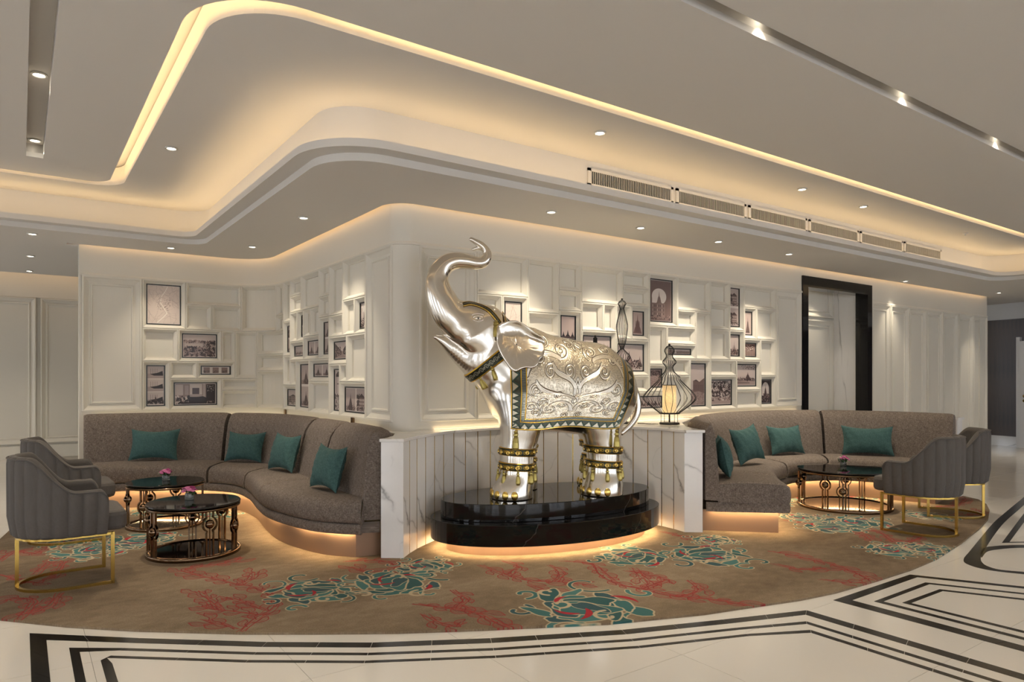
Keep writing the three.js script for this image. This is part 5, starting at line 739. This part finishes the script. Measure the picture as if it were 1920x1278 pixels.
{
  const E = thing('elephant_statue', 'large polished silver elephant statue with raised trunk and embossed blanket', 'statue', [3.75, 0.411, -4.66], -Math.atan2(0.37, 0.929));
  mesh('body', surfaceNet(body, [-1.14, -0.03, -0.42], [0.86, 2.19, 0.42], 0.0085), M.silver, E);
  // ears
  const EAR = [[-0.538, 1.406], [-0.481, 1.437], [-0.387, 1.445], [-0.305, 1.399], [-0.223, 1.332], [-0.175, 1.298], [-0.168, 1.25], [-0.178, 1.2], [-0.199, 1.155], [-0.228, 1.128], [-0.25, 1.085], [-0.293, 1.057], [-0.34, 1.06], [-0.376, 1.05], [-0.434, 1.028], [-0.492, 1.102], [-0.533, 1.192], [-0.55, 1.282]];
  const ec = new THREE.CatmullRomCurve3(EAR.map((p) => V(p[0], p[1], 0)), true).getSpacedPoints(96).slice(0, 96), cen = V(-0.40, 1.25, 0);
  for (const s of [1, -1]) {
    const zAt = (x, y, t) => { const u = (x + 0.55) / 0.38, v = (y - 1.24) / 0.2; return s * (0.195 + 0.135 * Math.pow(Math.max(0, u), 0.8) + 0.018 * Math.sin(u * 5 + v * 3) + 0.007 * Math.sin(u * 3 + v * 11) * u - 0.03 * (1 - t * t) * (1 - u * 0.6) + 0.02 * v * v); };
    const top = [], bot = []; for (const t of [0.03, 0.2, 0.4, 0.6, 0.75, 0.88, 0.95, 0.985, 1]) { const rowT = [], rowB = []; ec.concat([ec[0]]).forEach((p) => { const x = cen.x + (p.x - cen.x) * t, y = cen.y + (p.y - cen.y) * t, e = t > 0.94 ? 0.009 * (1 - Math.pow((t - 0.94) / 0.06, 2)) + (t > 0.97 ? 0.004 : 0.006) : 0.008 + (t > 0.8 ? 0.006 * (t - 0.8) / 0.14 : 0), z = s * Math.max(Math.abs(zAt(x, y, t)), sideZ(x, y) + 0.034 + 0.012 * t); rowT.push(V(x, y, z + s * e)); rowB.push(V(x, y, z - s * e)); }); top.push(rowT); bot.push(rowB); }
    mesh('ear', mergeGeometries([gridGeo([...top, ...bot.reverse()])]), M.silver, E);
  }
  // eyes with lids
  for (const s of [1, -1]) {
    const z = sideZ(-0.69, 1.47), e = mesh('eye', new THREE.SphereGeometry(0.021, 18, 12).scale(1.2, 0.85, 0.6).translate(-0.69, 1.466, s * z), M.silver, E);
    mesh('pupil', new THREE.SphereGeometry(0.009, 12, 8).scale(1, 1, 0.5).translate(-0.69, 1.467, s * (z + 0.011)), M.darkSilver, e);
    for (const [a, b, dy] of [[0.2, 3.0, 0.004], [-2.7, -0.4, -0.002], [0.35, 2.8, 0.022]]) { const q = []; for (let k = 0; k <= 10; k++) { const t = a + (b - a) * k / 10, x = -0.69 + 0.04 * Math.cos(t) * (dy > 0.01 ? 1.3 : 1), y = 1.464 + dy + 0.02 * Math.sin(t); q.push(V(x, y, s * (sideZ(x, y) + 0.003))); } mesh('eyelid', tube(q, 0.0065, 24, 6), M.silver, e); }
  }
  // toenails
  const nail = new THREE.SphereGeometry(0.036, 18, 12).scale(0.42, 1, 0.8);
  for (const [x, z, r] of [[-0.42, 0.22, 0.172], [-0.245, -0.22, 0.164], [0.365, 0.22, 0.178], [0.48, -0.22, 0.168]]) for (let k = 0; k < 5; k++) { const a = Math.PI + (k - 2) * 0.46 * (z > 0 ? -1 : 1) + (z > 0 ? 0.55 : 0.2); const o = mesh('toenail', nail, M.gold, E); o.position.set(x + (r - 0.006) * Math.cos(a), 0.038, z - (r - 0.006) * Math.sin(a)); o.rotation.y = a; }
  // embossed bands
  const bandTex = canvasTex(1024, 96, (c, w, h) => { c.fillStyle = '#30332a'; c.fillRect(0, 0, w, h); c.strokeStyle = '#8f8a72'; c.lineWidth = 3; for (let x = 0; x < w; x += 64) { c.beginPath(); c.moveTo(x, 20); c.lineTo(x + 22, 76); c.moveTo(x + 22, 20); c.lineTo(x, 76); c.stroke(); c.fillStyle = '#c9a038'; for (const [r, f] of [[24, '#c9a038'], [18, '#2c3a33'], [11, '#d0a93f']]) { c.fillStyle = f; c.beginPath(); c.arc(x + 43, 48, r, 0, 7); c.fill(); } } c.fillStyle = '#cfa436'; c.fillRect(0, 0, w, 11); c.fillRect(0, h - 11, w, 11); });
  const scrollTex = canvasTex(1024, 96, (c, w, h) => { c.fillStyle = '#34362d'; c.fillRect(0, 0, w, h); c.strokeStyle = '#a9a694'; c.lineWidth = 5; for (let x = 0; x < w; x += 64) { c.beginPath(); for (let k = 0; k <= 40; k++) { const t = k / 40 * 9, r = 24 * (1 - k / 46); c.lineTo(x + 32 + r * Math.cos(t), 48 + r * Math.sin(t)); } c.stroke(); c.beginPath(); c.arc(x, 48, 8, 0, 7); c.stroke(); } c.fillStyle = '#cfa436'; c.fillRect(0, 0, w, 12); c.fillRect(0, h - 12, w, 12); });
  const bandM = std({ map: bandTex, bumpMap: bandTex, bumpScale: 0.004, metalness: 0.9, roughness: 0.34 }), scrollM = std({ map: scrollTex, bumpMap: scrollTex, bumpScale: 0.004, metalness: 0.9, roughness: 0.34 });
  function ringBand(name, C, axis, width, m, rep) {
    const z = axis.clone().normalize(), x = new THREE.Vector3().crossVectors(V(0, 0, 1), z).normalize(), y = new THREE.Vector3().crossVectors(z, x), rows = [], n = 72;
    for (const [w, o] of [[-1, 0.0], [-1, 0.009], [-0.7, 0.0125], [0.7, 0.0125], [1, 0.009], [1, 0.0]]) { const r = []; for (let k = 0; k <= n; k++) { const a = k / n * 2 * Math.PI, d = x.clone().multiplyScalar(Math.cos(a)).addScaledVector(y, Math.sin(a)); r.push(outwards(C.clone().addScaledVector(z, w * width / 2), d, o)); } rows.push(r); }
    const g = gridGeo(rows), u = g.attributes.uv; for (let j = 0; j < 6; j++) for (let k = 0; k <= n; k++) u.setXY(j * (n + 1) + k, k / n * rep, [0, 0.06, 0.15, 0.85, 0.94, 1][j]);
    return mesh(name, g, m, E);
  }
  const rose = new THREE.LatheGeometry([[0, 0.011], [0.006, 0.009], [0.008, 0.004], [0.012, 0.004], [0.014, 0.007], [0.0175, 0.006], [0.019, 0]].map((p) => new THREE.Vector2(...p)), 18).rotateX(Math.PI / 2);
  const tasselG = new THREE.LatheGeometry([[0, 0.02], [0.009, 0.016], [0.011, 0.008], [0.007, 0], [0.013, -0.004], [0.014, -0.014], [0.009, -0.02], [0.014, -0.03], [0.019, -0.055], [0.021, -0.085], [0.017, -0.1], [0, -0.1]].map((p) => new THREE.Vector2(...p)), 12);
  const tasselM = std({ color: rgb(0.46, 0.37, 0.12), metalness: 0.95, roughness: 0.36, flatShading: true });
  function tassel(x, y, z, s = 1, tilt = 0) { const t = mesh('tassel', tasselG, tasselM, E); t.scale.setScalar(s); t.position.set(x, y, z); t.rotation.z = tilt; }
  for (const [x, s, hi, lo2] of [[-0.376, 1, 0.378, 0.258], [-0.23, -1, 0.378, 0.258], [0.385, 1, 0.378, 0.258], [0.49, -1, 0.378, 0.258]]) for (const y of [hi, lo2]) {
    const C = V(x, y, s * 0.212), A = V(0.06, 1, 0); ringBand('anklet', C, A, 0.062, bandM, 1);
    for (let k = 0; k < 12; k++) { const a = k / 12 * 2 * Math.PI + 0.2, d = V(Math.cos(a), 0, Math.sin(a)), p = outwards(C, d, 0.011), r = mesh('rosette', rose, M.gold, E); r.position.copy(p); r.rotation.y = Math.atan2(d.x, d.z); }
    if (y === lo2) for (const a of [0.15, 0.95, 1.75, 2.55, 3.3]) { const d = V(Math.cos(a), 0, s * Math.sin(a)), p = outwards(C.clone().setY(y - 0.05), d, 0.014); tassel(p.x, y - 0.04, p.z, 0.95); }
  }
  ringBand('collar', V(-0.5, 1.18, 0), V(0.65, -0.76, 0), 0.085, scrollM, 2);
  for (const [x, y] of [[-0.585, 1.06], [-0.665, 0.985]]) for (const s of [1, -1]) { const z = sideZ(x, y - 0.03); tassel(x, y, s * (Math.max(0.05, z) + 0.012), 1.05, 0.35); }
  // strap over the brow, with a stippled cap behind it
  function strap(name, P, w, m, off = 0.006) { for (const s of [1, -1]) { const c = new THREE.CatmullRomCurve3(P.map((p) => V(p[0], p[1], 0))), q = c.getPoints(40), rows = [[], [], []]; q.forEach((p, i) => { const t = c.getTangent(i / 40), n = V(-t.y, t.x, 0); [-1, 0, 1].forEach((k, j) => { const x = p.x + n.x * k * w / 2, y = p.y + n.y * k * w / 2, z = sideZ(x, y); rows[j].push(V(x, y, s * (z + (k ? off * 0.6 : off)))); }); }); mesh(name, gridGeo(rows), m, E); } }
  strap('brow_strap', [[-0.80, 1.59], [-0.74, 1.603], [-0.665, 1.585], [-0.6, 1.545], [-0.55, 1.49], [-0.505, 1.43]], 0.034, scrollM, 0.01);
  strap('strap_edge', [[-0.80, 1.572], [-0.74, 1.585], [-0.672, 1.567], [-0.612, 1.53], [-0.565, 1.478], [-0.52, 1.42]], 0.009, M.gold, 0.013);
  for (const s of [1, -1]) tassel(-0.545, 1.43, s * (sideZ(-0.545, 1.4) + 0.016), 1.15);
  // blanket: one sheet draped over the back, its relief in the metal
  const W2 = 1024, H2 = 900;
  const scrolls = (c, lw) => {
    c.lineWidth = lw; c.lineCap = 'round';
    const spiral = (x, y, r, a, dir, turns = 1.6) => { c.beginPath(); for (let k = 0; k <= 60; k++) { const t = k / 60, q = a + dir * t * turns * 6.283, R = r * (1 - 0.82 * t); c.lineTo(x + R * Math.cos(q), y + R * Math.sin(q)); } c.stroke(); };
    for (const s of [1, -1]) {
      const X = (x) => 512 + s * x * 1.08;
      const bez = (a) => { c.beginPath(); c.moveTo(X(a[0]), a[1]); for (let i = 2; i < a.length; i += 6) c.bezierCurveTo(X(a[i]), a[i + 1], X(a[i + 2]), a[i + 3], X(a[i + 4]), a[i + 5]); c.stroke(); };
      for (const o of [0, 10, 20]) { bez([4 + o, 690, 10 + o, 560, 120, 520 + o, 190, 600 + o]); bez([10 + o, 520, 90, 430 + o, 250, 470 + o, 300, 380 + o]); bez([6 + o, 420, 60, 330 + o, 160, 360 + o, 180, 280 + o]); bez([120, 250 + o, 220, 180 + o, 330, 230 + o, 360, 330 + o]); }
      spiral(X(190), 655, 72, s > 0 ? -1.3 : 4.4, s); spiral(X(240), 560, 46, 2, -s); spiral(X(330), 620, 62, 0.5, s); spiral(X(300), 440, 58, 1.5, -s); spiral(X(200), 330, 50, 0, s); spiral(X(110), 200, 60, 2, s); spiral(X(350), 250, 44, 1, -s); spiral(X(90), 620, 40, 3, -s); spiral(X(385), 480, 36, 2.4, s); spiral(X(60), 330, 44, 1, s); spiral(X(270), 250, 40, 4, s); spiral(X(400), 380, 40, 0, -s); spiral(X(395), 640, 44, 3, -s); spiral(X(130), 480, 38, 2, -s); spiral(X(290), 690, 44, 1, s); spiral(X(60), 740, 34, 2, s); spiral(X(230), 160, 46, 3, -s); spiral(X(350), 130, 40, 1, s);
    }
    for (const [y, a, b] of [[450, 34, 80], [450, 20, 50], [560, 26, 54]]) { c.beginPath(); c.moveTo(512, y - b); c.bezierCurveTo(512 + a, y - b / 3, 512 + a, y + b / 2, 512, y + b / 1.6); c.bezierCurveTo(512 - a, y + b / 2, 512 - a, y - b / 3, 512, y - b); c.stroke(); }
    for (let k = 0; k < 8; k++) { c.beginPath(); c.ellipse(512 + 42 * Math.cos(k * 0.785), 120 + 42 * Math.sin(k * 0.785), 30, 13, k * 0.785, 0, 7); c.stroke(); }
    c.beginPath(); for (let k = 0; k <= 40; k++) c.lineTo(90 + k * 21, k % 2 ? 26 : 50); c.stroke();
  };
  const frameBits = (c, col) => {                                // borders along the front, rear and lower edges
    const strip = (x, y, w, h, f) => { c.fillStyle = f; c.fillRect(x, y, w, h); };
    strip(0, 0, 78, H2, col.dark); strip(W2 - 78, 0, 78, H2, col.dark); strip(0, H2 - 92, W2, 92, col.dark);
    c.fillStyle = col.zig; for (let y = 0; y < H2; y += 74) for (const x of [14, W2 - 64]) { c.beginPath(); c.moveTo(x, y); c.lineTo(x + 48, y + 37); c.lineTo(x, y + 74); c.closePath(); c.fill(); }
    for (let x = 0; x < W2; x += 74) { c.beginPath(); c.moveTo(x, H2 - 16); c.lineTo(x + 37, H2 - 76); c.lineTo(x + 74, H2 - 16); c.closePath(); c.fill(); }
    c.strokeStyle = col.line; c.lineWidth = 9; for (let y = 0; y < H2; y += 74) for (const x of [14, W2 - 64]) { c.beginPath(); c.moveTo(x, y); c.lineTo(x + 48, y + 37); c.lineTo(x, y + 74); c.stroke(); }
    c.beginPath(); for (let x = 0; x <= W2; x += 37) c.lineTo(x, (x / 37) % 2 ? H2 - 76 : H2 - 16); c.stroke();
    for (let k = 0; k < 2; k++) { strip(k ? W2 - 112 : 78, 0, 34, H2 - 92, col.rib); } strip(78, H2 - 128, W2 - 156, 36, col.rib);
    c.strokeStyle = col.ribLine; c.lineWidth = 3; for (let y = 0; y < H2 - 92; y += 9) for (const x of [78, W2 - 112]) { c.beginPath(); c.moveTo(x, y); c.lineTo(x + 34, y); c.stroke(); } for (let x = 78; x < W2 - 78; x += 9) { c.beginPath(); c.moveTo(x, H2 - 128); c.lineTo(x, H2 - 92); c.stroke(); }
    c.strokeStyle = col.gold; c.lineWidth = 7; c.strokeRect(4, -20, W2 - 8, H2 + 16); c.strokeRect(76, -20, W2 - 152, H2 - 72); c.strokeRect(114, -20, W2 - 228, H2 - 110);
  };
  seed = 99; const dots = Array.from({ length: 9000 }, () => [rnd() * W2, rnd() * H2]);
  const blanketMap = canvasTex(W2, H2, (c) => { c.fillStyle = '#ddd2bd'; c.fillRect(0, 0, W2, H2); c.fillStyle = '#b3a895'; for (const [x, y] of dots) c.fillRect(x, y, 4, 4); c.strokeStyle = '#7d7362'; scrolls(c, 17); c.strokeStyle = '#f2eadb'; scrolls(c, 9); frameBits(c, { dark: '#4a4c42', zig: '#b9b09c', line: '#44554c', rib: '#8f948f', ribLine: '#565b5a', gold: '#d3a436' }); });
  const blanketBump = canvasTex(W2, H2, (c) => { c.fillStyle = '#606060'; c.fillRect(0, 0, W2, H2); c.fillStyle = '#767676'; for (const [x, y] of dots) { c.beginPath(); c.arc(x, y, 3.4, 0, 7); c.fill(); } c.strokeStyle = '#808080'; scrolls(c, 16); c.strokeStyle = '#d8d8d8'; scrolls(c, 10); c.strokeStyle = '#f0f0f0'; scrolls(c, 4); frameBits(c, { dark: '#505050', zig: '#909090', line: '#c0c0c0', rib: '#909090', ribLine: '#404040', gold: '#f0f0f0' }); }, false);
  const blanketM = std({ map: blanketMap, bumpMap: blanketBump, bumpScale: 0.014, metalness: 0.92, roughness: 0.3 });
  const NU = 90, NV = 60, rows = [];
  for (let j = -NV; j <= NV; j++) {
    const v = Math.abs(j) / NV, s = j < 0 ? -1 : 1, r = [];
    for (let i = 0; i <= NU; i++) {
      const u = i / NU, xr = v < 0.5 ? 0.70 - 0.16 * v : 0.62 - 0.34 * (v - 0.5), x0 = s > 0 ? -0.455 : -0.36, x = x0 + u * (xr - x0), yc = 0.86; let p;
      if (v <= 0.5) { const th = v * Math.PI; p = outwards(V(x, yc, 0), V(0, Math.cos(th), s * Math.sin(th)), 0.014); }
      else { const q = outwards(V(x, yc, 0), V(0, 0, s), 0.014), y = yc - (v - 0.5) / 0.5 * (yc - 0.575 + 0.012 * Math.sin(u * 9)); p = V(x, y, s * Math.max(Math.abs(q.z) + 0.006 * Math.sin(u * 7) * (v - 0.5), sideZ(x, y) + 0.012)); }
      r.push(p);
    }
    rows.push(r);
  }
  const bg = gridGeo(rows), bu = bg.attributes.uv; for (let j = 0; j <= 2 * NV; j++) for (let i = 0; i <= NU; i++) bu.setXY(j * (NU + 1) + i, i / NU, 1 - Math.abs(j - NV) / NV);
  mesh('blanket', bg, blanketM, E);
  const hem = rows[2 * NV].map((p) => p.clone()), hem2 = rows[0].map((p) => p.clone()); for (const h of [hem, hem2]) mesh('blanket_hem', tube(h.filter((_, i) => i % 5 === 0), 0.006, 90, 6), M.gold, E);
  for (const q of [rows[2 * NV], rows[0]]) for (const i of [3, NU - 3]) tassel(q[i].x, q[i].y - 0.035, q[i].z + (q[i].z > 0 ? 0.012 : -0.012), 1.35);
}
renderer.render(scene, camera);
